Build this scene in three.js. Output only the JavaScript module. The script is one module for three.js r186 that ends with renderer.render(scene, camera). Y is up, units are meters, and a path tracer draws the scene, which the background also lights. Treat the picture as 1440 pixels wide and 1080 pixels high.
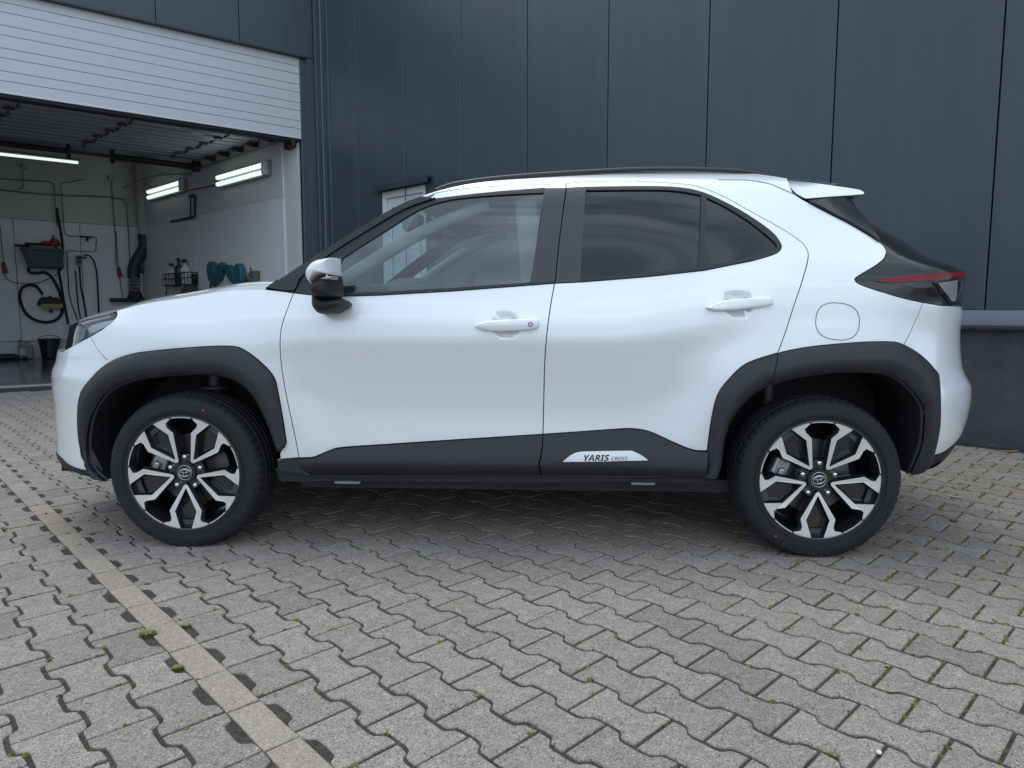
import * as THREE from 'three';
import { mergeGeometries, toCreasedNormals } from 'three/addons/utils/BufferGeometryUtils.js';
import { RoundedBoxGeometry } from 'three/addons/geometries/RoundedBoxGeometry.js';
import { FontLoader } from 'three/addons/loaders/FontLoader.js';
import { TextGeometry } from 'three/addons/geometries/TextGeometry.js';
import { RectAreaLightUniformsLib } from 'three/addons/lights/RectAreaLightUniformsLib.js';

// ------------------------------------------------------------------ camera, sky, sun, exposure
const scene = new THREE.Scene();
const camera = new THREE.PerspectiveCamera(57.86, 4 / 3, 0.05, 900);
camera.position.set(0, 0.97, 0);
camera.rotation.x = -Math.atan(101 / 977);
camera.updateMatrixWorld(true);
camera.updateProjectionMatrix();

const renderer = new THREE.WebGLRenderer({ antialias: true });
renderer.toneMapping = THREE.LinearToneMapping;
renderer.toneMappingExposure = 1.24;
renderer.shadowMap.enabled = true;
renderer.shadowMap.type = THREE.PCFSoftShadowMap;
RectAreaLightUniformsLib.init();

function rng(seed) { let a = seed >>> 0; return () => { a = (a + 0x6D2B79F5) | 0; let t = Math.imul(a ^ (a >>> 15), 1 | a); t = (t + Math.imul(t ^ (t >>> 7), 61 | t)) ^ t; return ((t ^ (t >>> 14)) >>> 0) / 4294967296; }; }
const clamp = (v, a = 0, b = 1) => Math.min(b, Math.max(a, v));
const sstep = (a, b, x) => { x = clamp((x - a) / (b - a)); return x * x * (3 - 2 * x); };
const mix = (a, b, t) => a + (b - a) * t;
function periodicNoise(seed, nx, ny) {           // value noise that tiles over the unit square
  const r = rng(seed), g = Float32Array.from({ length: nx * ny }, () => r());
  return (u, v) => {
    let x = (u - Math.floor(u)) * nx, y = (v - Math.floor(v)) * ny;
    const i = Math.floor(x), j = Math.floor(y); x -= i; y -= j; x = x * x * (3 - 2 * x); y = y * y * (3 - 2 * y);
    const a = g[(j % ny) * nx + i % nx], b = g[(j % ny) * nx + (i + 1) % nx], c = g[((j + 1) % ny) * nx + i % nx], d = g[((j + 1) % ny) * nx + (i + 1) % nx];
    return mix(mix(a, b, x), mix(c, d, x), y);
  };
}

{ // bright overcast sky with soft streaks of cloud
  const W = 1024, H = 512, data = new Float32Array(W * H * 4);
  const n1 = periodicNoise(11, 7, 9), n2 = periodicNoise(12, 11, 36), n3 = periodicNoise(13, 26, 84), n4 = periodicNoise(14, 70, 180);
  for (let j = 0; j < H; j++) for (let i = 0; i < W; i++) {
    const u = i / W, v = j / H, el = (v - 0.5) * Math.PI, s = Math.max(0, Math.sin(el));
    const c = n1(u, v) * .45 + n2(u, v) * .3 + n3(u, v) * .17 + n4(u, v) * .08;
    const cloud = mix(.60, 1.38, sstep(.28, .72, c));
    const L = (0.80 + 0.42 * s) * mix(1, cloud, sstep(-.02, .12, el)) * 1.0;
    const k = (j * W + i) * 4, blue = 1 - sstep(.42, .80, c);
    data[k] = L * mix(.93, .74, blue); data[k + 1] = L * mix(1.0, .93, blue); data[k + 2] = L * mix(1.07, 1.15, blue); data[k + 3] = 1;
  }
  const sky = new THREE.DataTexture(data, W, H, THREE.RGBAFormat, THREE.FloatType);
  sky.mapping = THREE.EquirectangularReflectionMapping; sky.magFilter = sky.minFilter = THREE.LinearFilter; sky.wrapS = THREE.RepeatWrapping; sky.needsUpdate = true;
  scene.background = sky; scene.environment = sky;
}
const sun = new THREE.DirectionalLight(0xfff3e6, 0.6);
sun.position.set(-3.0, 13, -6.5); sun.target.position.set(0, 0, -3);
sun.castShadow = true; sun.shadow.radius = 55; sun.shadow.mapSize.set(2048, 2048);
Object.assign(sun.shadow.camera, { left: -14, right: 14, top: 14, bottom: -14, near: .5, far: 45 });
scene.add(sun, sun.target);

// ------------------------------------------------------------------ small helpers
const used = {};
function numbered(n) { const k = used[n] = (used[n] ?? -1) + 1; return k ? `${n}_${String(k).padStart(3, '0')}` : n; }
function thing(name, label, category, parentFrame, group) {
  const o = new THREE.Group(); o.name = numbered(name); o.userData = { label, category };
  if (group) o.userData.group = group;
  if (parentFrame) { o.position.copy(parentFrame.pos); o.rotation.y = parentFrame.turn; }
  scene.add(o); return o;
}
function mesh(name, geo, mat, parent = scene) {
  const m = new THREE.Mesh(Array.isArray(geo) ? merge(geo) : geo, mat); m.name = parent === scene ? numbered(name) : name;
  m.castShadow = m.receiveShadow = true; parent.add(m); return m;
}
function structure(name, geo, mat) { const m = mesh(name, geo, mat); m.userData.kind = 'structure'; return m; }
function merge(list) {
  list = list.map(g => { let q = g.index ? g.toNonIndexed() : g; for (const k of Object.keys(q.attributes)) if (!['position', 'normal', 'uv', 'color'].includes(k)) q.deleteAttribute(k); if (!q.attributes.uv) q.setAttribute('uv', new THREE.BufferAttribute(new Float32Array(q.attributes.position.count * 2), 2)); return q; });
  return list.length === 1 ? list[0] : mergeGeometries(list, false);
}
const box = (w, h, d, x = 0, y = 0, z = 0) => new THREE.BoxGeometry(w, h, d).translate(x, y, z);
const rbox = (w, h, d, x = 0, y = 0, z = 0, r = .01, seg = 2) => new RoundedBoxGeometry(w, h, d, seg, Math.min(r, w / 2.01, h / 2.01, d / 2.01)).translate(x, y, z);
const cyl = (r1, r2, h, x = 0, y = 0, z = 0, n = 20) => new THREE.CylinderGeometry(r1, r2, h, n).translate(x, y, z);
const V3 = (x, y, z) => new THREE.Vector3(x, y, z);
function tube(pts, r, seg = 8, per = 6, closed = false) {
  const c = new THREE.CatmullRomCurve3(pts.map(p => p.isVector3 ? p : V3(...p)), closed, 'centripetal');
  return new THREE.TubeGeometry(c, pts.length * per, r, seg, closed);
}
function boxUV(g, sc = 1, ou = 0, ov = 0) {      // uv in metres, from the side that each face looks to
  g = g.index ? g.toNonIndexed() : g; const p = g.attributes.position, n = g.attributes.normal, uv = new Float32Array(p.count * 2);
  for (let i = 0; i < p.count; i++) {
    const ax = Math.abs(n.getX(i)), ay = Math.abs(n.getY(i)), az = Math.abs(n.getZ(i));
    const [a, b] = ay > ax && ay > az ? [p.getX(i), p.getZ(i)] : ax > az ? [p.getZ(i), p.getY(i)] : [p.getX(i), p.getY(i)];
    uv[2 * i] = a * sc + ou; uv[2 * i + 1] = b * sc + ov;
  }
  g.setAttribute('uv', new THREE.BufferAttribute(uv, 2)); return g;
}
const enc = c => Math.round(255 * clamp(c <= .0031308 ? 12.92 * c : 1.055 * Math.pow(c, 1 / 2.4) - .055));
function texture(N, fn, srgb = true) {           // fn(u, v) gives linear [r, g, b] or one height
  const d = new Uint8Array(N * N * 4);
  for (let j = 0; j < N; j++) for (let i = 0; i < N; i++) {
    const c = fn((i + .5) / N, (j + .5) / N), k = (j * N + i) * 4;
    if (typeof c === 'number') d[k] = d[k + 1] = d[k + 2] = Math.round(255 * clamp(c));
    else for (let q = 0; q < 3; q++) d[k + q] = srgb ? enc(c[q]) : Math.round(255 * clamp(c[q]));
    d[k + 3] = 255;
  }
  const t = new THREE.DataTexture(d, N, N); t.wrapS = t.wrapT = THREE.RepeatWrapping; t.magFilter = THREE.LinearFilter; t.minFilter = THREE.LinearMipmapLinearFilter; t.generateMipmaps = true;
  if (srgb && typeof fn(.1, .1) !== 'number') t.colorSpace = THREE.SRGBColorSpace;
  t.needsUpdate = true; return t;
}
function rep(t, x, y = x) { const c = t.clone(); c.repeat.set(x, y); c.needsUpdate = true; return c; }
const std = (r, g, b, rough = .6, extra = {}) => { const m = new THREE.MeshStandardMaterial({ roughness: rough, ...extra }); m.color.setRGB(r, g, b); return m; };
const phys = (r, g, b, rough = .6, extra = {}) => { const m = new THREE.MeshPhysicalMaterial({ roughness: rough, ...extra }); m.color.setRGB(r, g, b); return m; };

// a pixel of the photograph (1440 x 1080) seen as a ray, and a point as a pixel
const rayTo = (px, py) => V3(px / 720 - 1, 1 - py / 540, .5).unproject(camera).sub(camera.position).normalize();
function toPixel(v) { const q = v.clone().project(camera); return [(q.x + 1) * 720, (1 - q.y) * 540]; }
function frame(x, z, turn) { const pos = V3(x, 0, z), c = Math.cos(turn), s = Math.sin(turn); return { pos, turn, X: V3(c, 0, -s), Z: V3(s, 0, c) }; }
function onPlane(f, px, py, z = 0) {             // where that ray meets the plane z of a frame, in the frame's own x and y
  const d = rayTo(px, py), o = camera.position.clone().sub(f.pos), t = (z - o.dot(f.Z)) / d.dot(f.Z), p = o.addScaledVector(d, t);
  return [p.dot(f.X), p.y];
}
const HALL = frame(3.4543, -4.9481, -42.39 * Math.PI / 180);      // long wall: x to the right and nearer, z out of the wall
const SHOP = frame(-2.9595, -10.8029, 37.29 * Math.PI / 180);     // workshop front: corner at 0, opening at negative x

// ------------------------------------------------------------------ shared surface textures
const nA = periodicNoise(1, 6, 6), nB = periodicNoise(2, 23, 23), nC = periodicNoise(3, 90, 90), nD = periodicNoise(4, 256, 256), nE = periodicNoise(5, 400, 400), nF = periodicNoise(6, 150, 150);
const stoneMap = texture(1024, (u, v) => {
  let g = .265 + .05 * (nB(u, v) - .5) + .09 * (nC(u, v) - .5) + .16 * (nD(u + .11, v + .6) - .5) + .08 * (nE(u, v) - .5);
  const sp = nD(u, v), sq = nF(u + .31, v + .17);
  g *= 1 - .6 * sstep(.76, .9, sq); g += .30 * sstep(.80, .93, sp); g += .30 * sstep(.86, .95, nF(u + .6, v + .4)); g *= 1 - .45 * sstep(.80, .94, nD(u + .5, v + .37));
  const w = nB(u + .3, v) - .5; g *= .96; return [g * (1.15 + .05 * w), g * 1.0, g * (.86 - .05 * w)];
});
const stoneBump = texture(512, (u, v) => .5 + .35 * (nC(u, v) - .5) + .5 * (nD(u, v) - .5) - .4 * sstep(.78, .95, nF(u + .31, v + .17)));
const soilMap = texture(512, (u, v) => { const g = .066 + .04 * (nC(u, v) - .5) + .04 * (nD(u, v) - .5) + .05 * sstep(.9, .98, nD(u + .2, v)); const m = sstep(.62, .8, nB(u, v)) * .25; return [g * (1.2 - m * .3), g * (1 + m * .25), g * (.82 - m * .4)]; });
const grime = texture(512, (u, v) => .5 + .5 * (nA(u, v) - .5) + .4 * (nB(u, v) - .5) + .25 * (nC(u, v) - .5));
const plasterMap = texture(1024, (u, v) => { const g = .062 * (1 + .32 * (nA(u, v) - .5) + .24 * (nB(u, v) - .5) + .12 * (nC(u, v) - .5)); return [g * .97, g * 1.0, g * 1.1]; });
const ribBump = texture(512, (u) => { const t = (u * 32) % 1; return .5 + .5 * Math.cos(t * Math.PI * 2); });
const panelMap = texture(1024, (u, v) => { const s = nB(u * 3, v * .25), g = 1 + .12 * (nA(u, v) - .5) + .13 * (s - .5) + .05 * (nC(u, v * .2) - .5); return [.049 * g, .069 * g, .088 * g]; });

// ------------------------------------------------------------------ materials of the place
const M = {
  panel: std(1, 1, 1, .36, { map: rep(panelMap, .23, .16), bumpMap: rep(ribBump, 1.25, 1), bumpScale: .0004 }),
  panelPlain: std(1, 1, 1, .42, { map: rep(panelMap, .35, .2) }),
  panelDark: std(.030, .044, .062, .5),
  trimLight: std(.075, .107, .140, .4),
  flash: std(.19, .215, .25, .42, { metalness: .1 }),
  gapDark: std(.008, .010, .012, .9),
  plaster: std(1, 1, 1, .85, { map: rep(plasterMap, .45, .45), bumpMap: rep(grime, 1.3, 1.3), bumpScale: .006 }),
  pvc: std(.66, .69, .73, .35), pvcLine: std(.06, .065, .07, .6), steel: std(.45, .46, .47, .35, { metalness: .8 }),
  slat: std(.58, .61, .645, .42, { bumpMap: rep(grime, 3, 3), bumpScale: .0025 }),
  rubber: std(.012, .013, .014, .8), black: std(.012, .013, .015, .6), darkSteel: std(.05, .055, .065, .5, { metalness: .4 }),
  roomWall: std(.58, .58, .59, .8), roomLow: std(.68, .68, .70, .6), ceil: std(.20, .21, .23, .9), doorIn: std(.24, .25, .28, .6),
  floor: std(.055, .058, .065, .22, { roughnessMap: rep(grime, .5, .5), bumpMap: rep(grime, .6, .6), bumpScale: .003 }),
  sill: std(.30, .30, .29, .7), earth: std(1, 1, 1, 1, { map: rep(soilMap, 1.1, 1.1), bumpMap: rep(stoneBump, 3, 3), bumpScale: .008 }),
};

// ------------------------------------------------------------------ ground and paving
{
  const g = new THREE.PlaneGeometry(800, 800, 1, 1).rotateX(-Math.PI / 2); const uv = g.attributes.uv; for (let i = 0; i < uv.count; i++) uv.setXY(i, uv.getX(i) * 800, uv.getY(i) * 800);
  structure('ground', g.translate(0, -.035, 0), std(.9, .9, .9, .95, { map: rep(stoneMap, 1.5, 1.5) }));
}
const RD = [.6934, .7206], JD = [.696, -.718];                    // along the wavy rows, across the rows
const toXZ = (r, j) => [RD[0] * r + JD[0] * j, RD[1] * r + JD[1] * j];
const wallSide = (x, z) => V3(x, 0, z).sub(HALL.pos).dot(HALL.Z), shopSide = (x, z) => V3(x, 0, z).sub(SHOP.pos).dot(SHOP.Z);
const paving = structure('pavement', (() => { const g = new THREE.PlaneGeometry(24, 16, 96, 64).rotateX(-Math.PI / 2).translate(-1, 0, -6.4), p = g.attributes.position, u = g.attributes.uv; for (let i = 0; i < p.count; i++) { p.setY(i, -.0042 + .0030 * (nB(p.getX(i) * .21, p.getZ(i) * .21) - .5)); u.setXY(i, p.getX(i), p.getZ(i)); } g.computeVertexNormals(); return g; })(), M.earth);
const LB = .2, PB = .1315, LB2 = .212, PB2 = .1285, mossAt = [];
function stoneShape(L, W, wave, gap, variant, gapW = gap) {                  // worn top with a chamfer, sides below
  const r = rng(900 + variant * 17), pts = [], h = L / 2 - gap, w = W / 2 - gapW;
  const edge = wave ? [[-.5, 1], [-.36, 1], [-.285, .75], [-.215, -.75], [-.14, -1], [.14, -1], [.215, -.75], [.285, .75], [.36, 1], [.5, 1]] : [[-.5, 0], [-.17, 0], [.17, 0], [.5, 0]];
  for (const [t, k] of edge) pts.push([clamp(t * L, -h, h) + (r() - .5) * .0016, w + k * wave + (r() - .5) * .0018]);
  for (const [t, k] of [...edge].reverse()) pts.push([clamp(t * L, -h, h) + (r() - .5) * .0016, -(w + k * wave) + (r() - .5) * .0018]);
  const n = pts.length, inset = d => pts.map((p, i) => { const a = pts[(i + n - 1) % n], b = pts[(i + 1) % n]; let ex = b[0] - a[0], ey = b[1] - a[1]; const l = Math.hypot(ex, ey) || 1; return [p[0] + ey / l * d * 1.2, p[1] - ex / l * d * 1.2]; });
  const rings = [[inset(.0026), 0], [inset(.0009), -.0008], [pts, -.0030], [pts, -.03]];
  const pos = [], nor = [], uv = [], ou = r() * 3, ov = r() * 3;
  const put = (p, y, nx, ny, nz) => { pos.push(p[0], y, -p[1]); nor.push(nx, ny, nz); uv.push(p[0] + ou, p[1] + ov + y); };
  const tris = THREE.ShapeUtils.triangulateShape(rings[0][0].map(p => new THREE.Vector2(...p)), []);
  for (const t of tris) { const q = t.map(i => rings[0][0][i]), ccw = (q[1][0] - q[0][0]) * (q[2][1] - q[0][1]) - (q[1][1] - q[0][1]) * (q[2][0] - q[0][0]) > 0; for (const p of ccw ? q : [q[0], q[2], q[1]]) put(p, 0, 0, 1, 0); }
  for (let k = 0; k < 3; k++) for (let i = 0; i < n; i++) {
    const j = (i + 1) % n, a = rings[k][0][i], b = rings[k][0][j], c = rings[k + 1][0][i], d = rings[k + 1][0][j], ya = rings[k][1], yc = rings[k + 1][1];
    let ex = b[0] - a[0], ey = b[1] - a[1]; const l = Math.hypot(ex, ey) || 1, up = [.85, .45, 0][k], o = Math.sqrt(1 - up * up), N = [ey / l * -o, up, ex / l * -o];
    // outline runs clockwise seen from above
    for (const [p, y] of [[a, ya], [b, ya], [c, yc], [b, ya], [d, yc], [c, yc]]) put(p, y, N[0], N[1], N[2]);
  }
  const g = new THREE.BufferGeometry();
  g.setAttribute('position', new THREE.Float32BufferAttribute(pos, 3)); g.setAttribute('normal', new THREE.Float32BufferAttribute(nor, 3)); g.setAttribute('uv', new THREE.Float32BufferAttribute(uv, 2));
  return g;
}
{
  const r = rng(77), list = [];
  const variants = Array.from({ length: 8 }, (_, i) => stoneShape(LB, PB, .0128, .0040, i, .0056)), variants2 = Array.from({ length: 8 }, (_, i) => stoneShape(LB2, PB2, .0128, .0040, 20 + i, .0056)), edging = Array.from({ length: 4 }, (_, i) => stoneShape(.208, .087, 0, .0026, 40 + i));
  const inYard = (x, z) => wallSide(x, z) > .09 && shopSide(x, z) > .02 && x > -9.5 && x < 6.5 && z < -.2;
  for (let k = 0; k < 48; k++) for (let n = -75; n < 45; n++) {   // right of the edging strip
    const R = -1.322 + (n + .5) * LB + (k % 2 ? 0 : LB / 2), J = .7665 + PB * k, [x, z] = toXZ(R, J);
    if (inYard(x, z)) list.push([x, z, 0, R, J]);
  }
  for (let k = 0; k < 48; k++) for (let n = -75; n < 45; n++) {   // left of it
    const R = -1.8374 + (n + .5) * LB2 + (k % 2 ? LB2 / 2 : 0), J = .5365 - PB2 * k, [x, z] = toXZ(R, J);
    if (inYard(x, z)) list.push([x, z, 2, R, J]);
  }
  for (let n = -70; n < 40; n++) { const R = -1.819 + (n + .5) * .208, [x, z] = toXZ(R, .652); if (inYard(x, z)) list.push([x, z, 1, R, .652]); }
  for (const s of list) {
    const [px, py] = toPixel(V3(s[0], 0, s[1])), ahead = s[1] < -.9;
    s[5] = ahead && px > -40 && px < 1480 && py < 1110 && py > 500 ? Math.hypot(s[0], s[1]) + (s[2] === 1 ? -.6 : 0) : 1e9;
  }
  list.sort((a, b) => a[5] - b[5]);
  const tones = Array.from({ length: 9 }, (_, i) => { const k = i ? .91 + .022 * i : .85, w = [1, 1.006, .994, 1.01, .997, 1, 1.012, .995, 1][i]; return std(k * w, k, k / w * .985, .88, { map: rep(stoneMap, 2.1, 2.1), bumpMap: rep(stoneBump, 2.1, 2.1), bumpScale: .0035 }); });
  const edgeTones = [0, 1, 2].map(i => std(1.10 + .05 * i, 1.06 + .05 * i, 1.0 + .045 * i, .85, { map: rep(grime.clone(), 1, 1) && rep(stoneMap, 3.7, 3.7), bumpMap: rep(stoneBump, 2.4, 2.4), bumpScale: .0015 }));
  const turn = Math.atan2(-RD[1], RD[0]), rest = [];
  list.forEach(([x, z, kind, R, J], i) => {
    const v = kind === 1 ? edging[Math.floor(r() * 4)] : (kind ? variants2 : variants)[Math.floor(r() * 8)];
    const flip = r() < .5 ? Math.PI : 0, y = (r() - .5) * .0032, tx = (r() - .5) * .012, tz = (r() - .5) * .012, tone = Math.min(8, Math.floor(r() * 8.45 + .55));
    if (i < 300) {
      const m = mesh(kind === 1 ? 'edging_stone' : 'paving_stone', v, kind === 1 ? edgeTones[tone % 3] : tones[tone], paving);
      m.position.set(x, y, z); m.rotation.set(tx, turn + flip, tz, 'YXZ');
    } else {
      const g = v.clone().applyMatrix4(new THREE.Matrix4().compose(V3(x, y, z), new THREE.Quaternion().setFromEuler(new THREE.Euler(tx, turn + flip, tz, 'YXZ')), V3(1, 1, 1)));
      const n = g.attributes.position.count, c = new Float32Array(n * 3), k = (kind === 1 ? 1.1 : 1) * (tone ? .91 + .022 * tone : .85), w = kind === 1 ? 1.02 : 1 + .005 * ((tone * 7) % 5 - 2);
      for (let q = 0; q < n; q++) { c[3 * q] = k * w; c[3 * q + 1] = k; c[3 * q + 2] = k / w * .985; }
      g.setAttribute('color', new THREE.BufferAttribute(c, 3));
      const u = g.attributes.uv, ou = r() * 7, ov = r() * 7; for (let q = 0; q < n; q++) u.setXY(q, u.getX(q) + ou, u.getY(q) + ov);
      rest.push(g);
    }
    // moss likes the joints on the right and beside the edging
    const right = sstep(.5, 1.5, x) * sstep(-1.2, -1.7, z) * (x > .4 ? 1 : 0) * sstep(-6, -3, z);
    const left = x < -.4 && z > -4 ? .05 : .012;
    const patch = sstep(.42, .75, nA(x * .31 + .2, z * .31));
    const pr = Math.max(right * .75 * (.3 + .7 * patch), left);
    for (let q = 0; q < 64; q++) if (r() < pr) {
      const end = r() < .55, s = r() < .5 ? 1 : -1;
      const lr = end ? s * LB / 2 : (r() - .5) * LB, lj = end ? (r() - .5) * PB : s * (PB / 2 + .0125 * (Math.abs(lr) > .25 * LB ? 1 : -1));
      const run = sstep(.38, .62, nC(x * .13 + lr + .01 * q, z * .13 + lj));
      if (r() > run) continue;
      const [mx, mz] = toXZ(R + lr + (r() - .5) * .006, J + lj + (r() - .5) * .006); mossAt.push([mx, mz]);
    }
  });
  const stuff = mesh('paving_stones', merge(rest), std(1, 1, 1, .88, { map: rep(stoneMap, 2.1, 2.1), bumpMap: rep(stoneBump, 2.1, 2.1), bumpScale: .0035, vertexColors: true }), paving);
  stuff.userData.kind = 'stuff';
}

// ------------------------------------------------------------------ the long dark hall
{
  const hall = thing('hall_building', 'long anthracite hall with vertical metal cladding panels behind the white car', 'building', HALL);
  const seams = [-8.40, -7.623, -6.582, -5.511, -4.451, -3.378, -2.292, -1.194, -.090, 1.02, 2.12, 3.22, 4.32];
  const top = 6.6, low = .985, dx0 = -7.10, dx1 = -6.17, dTop = 2.60;   // doorway in the second panel
  const seg = (x0, x1, y0, y1) => { const w = x1 - x0 - .009, g = boxUV(new RoundedBoxGeometry(w, y1 - y0, .06, 2, .006)); return g.translate((x0 + x1) / 2, (y0 + y1) / 2, -.03); };
  for (let i = 0; i < seams.length - 1; i++) {
    const a = seams[i], b = seams[i + 1], y0 = b < -5 ? .3 : low, parts = [];
    if (b > dx0 && a < dx1) { const l = Math.max(a, dx0), h = Math.min(b, dx1); parts.push(seg(a, b, dTop, top)); if (l - a > .02) parts.push(seg(a, l + .004, y0, dTop)); if (b - h > .02) parts.push(seg(h - .004, b, y0, dTop)); }
    else parts.push(seg(a, b, y0, top));
    mesh('cladding_panel', parts.map(g => boxUV(g, 1, i * .37, i * .21)), M.panel, hall);
    if (b < -5) mesh('panel_rib', merge([rbox(.012, top - y0, .01, b, (top + y0) / 2, .003, .004)]), M.trimLight, hall);
  }
  mesh('wall_core', [box(dx0 - .02 + 8.66, top, .2, (-8.66 + dx0 - .02) / 2, top / 2, -.17), box(4.32 - dx1 - .02, top, .2, (4.32 + dx1 + .02) / 2, top / 2, -.17), box(dx1 - dx0 + .04, top - dTop - .02, .2, (dx0 + dx1) / 2, (top + dTop + .02) / 2, -.17)], M.gapDark, hall);
  mesh('corner_trim', [rbox(.27, top, .05, -8.545, top / 2, -.02, .008)], M.panelPlain, hall);
  mesh('corner_backing', [box(.13, top, .26, -8.70, top / 2, -.19)], M.panelDark, hall);
  mesh('corner_flashing', [cyl(.017, .017, top, -8.462, top / 2, .012, 12), rbox(.05, top, .012, -8.625, top / 2, .008, .004), rbox(.016, top, .016, -8.30, top / 2, .006, .005)], M.trimLight, hall);
  // drip flashing over the rendered plinth
  const prof = new THREE.Shape([[0, .985], [.012, .985], [.058, .975], [.066, .90], [.062, .866], [.03, .858], [.03, .846], [0, .846]].map(p => new THREE.Vector2(...p)));
  const fl = new THREE.ExtrudeGeometry(prof, { depth: 9.4, bevelEnabled: false, steps: 1 }).rotateY(Math.PI / 2).translate(-5.08, 0, 0);
  fl.applyMatrix4(new THREE.Matrix4().set(-1, 0, 0, -.76, 0, 1, 0, 0, 0, 0, -1, 0, 0, 0, 0, 1));
  mesh('drip_flashing', toCreasedNormals(fl, .3), M.flash, hall);
  mesh('flashing_lip', rbox(9.4, .028, .03, -.38, .865, .052, .006), M.darkSteel, hall);
  mesh('plinth', [boxUV(box(9.9, .86, .1, -.63, .43, -.048))], M.plaster, hall);
  // white side door with its drip canopy
  const door = new THREE.Group(); door.name = 'door'; hall.add(door); door.userData.label = 'white panelled side door under a small dark canopy';
  mesh('door_frame', [rbox(.075, dTop, .08, dx0 + .0375, dTop / 2, -.05, .006), rbox(.075, dTop, .08, dx1 - .0375, dTop / 2, -.05, .006), rbox(dx1 - dx0 - .15, .085, .08, (dx0 + dx1) / 2, dTop - .0425, -.05, .006)], M.pvc, door);
  mesh('door_leaf', [rbox(dx1 - dx0 - .16, dTop - .09, .05, (dx0 + dx1) / 2, (dTop - .09) / 2, -.075, .004)], M.pvc, door);
  const fr = (x0, x1, y0, y1, w, z) => [box(x1 - x0, w, .006, (x0 + x1) / 2, y0, z), box(x1 - x0, w, .006, (x0 + x1) / 2, y1, z), box(w, y1 - y0, .006, x0, (y0 + y1) / 2, z - .0007), box(w, y1 - y0, .006, x1, (y0 + y1) / 2, z - .0007)];
  mesh('door_gasket', [...fr(dx0 + .17, dx1 - .17, .9, dTop - .22, .012, -.05), ...fr(dx0 + .17, dx1 - .17, .18, .78, .012, -.05)], M.pvcLine, door);
  mesh('door_handle', [rbox(.03, .2, .012, dx0 + .125, 1.05, -.045, .004), rbox(.12, .02, .02, dx0 + .17, 1.07, -.012, .006), rbox(.018, .018, .04, dx0 + .125, 1.07, -.03, .004)], M.steel, door);
  mesh('door_canopy', [rbox(1.12, .035, .10, -6.60, dTop + .07, .045, .006), rbox(1.12, .07, .012, -6.60, dTop + .035, .088, .003)], M.panelDark, hall);
  mesh('door_reveal', [rbox(.012, dTop, .14, dx0 - .006, dTop / 2, -.06, .003), rbox(.012, dTop, .14, dx1 + .006, dTop / 2, -.06, .003)], M.panelDark, hall);
  mesh('roof', [box(13, .3, 8, -2.1, top + .15, -4.02)], M.gapDark, hall);
}

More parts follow.
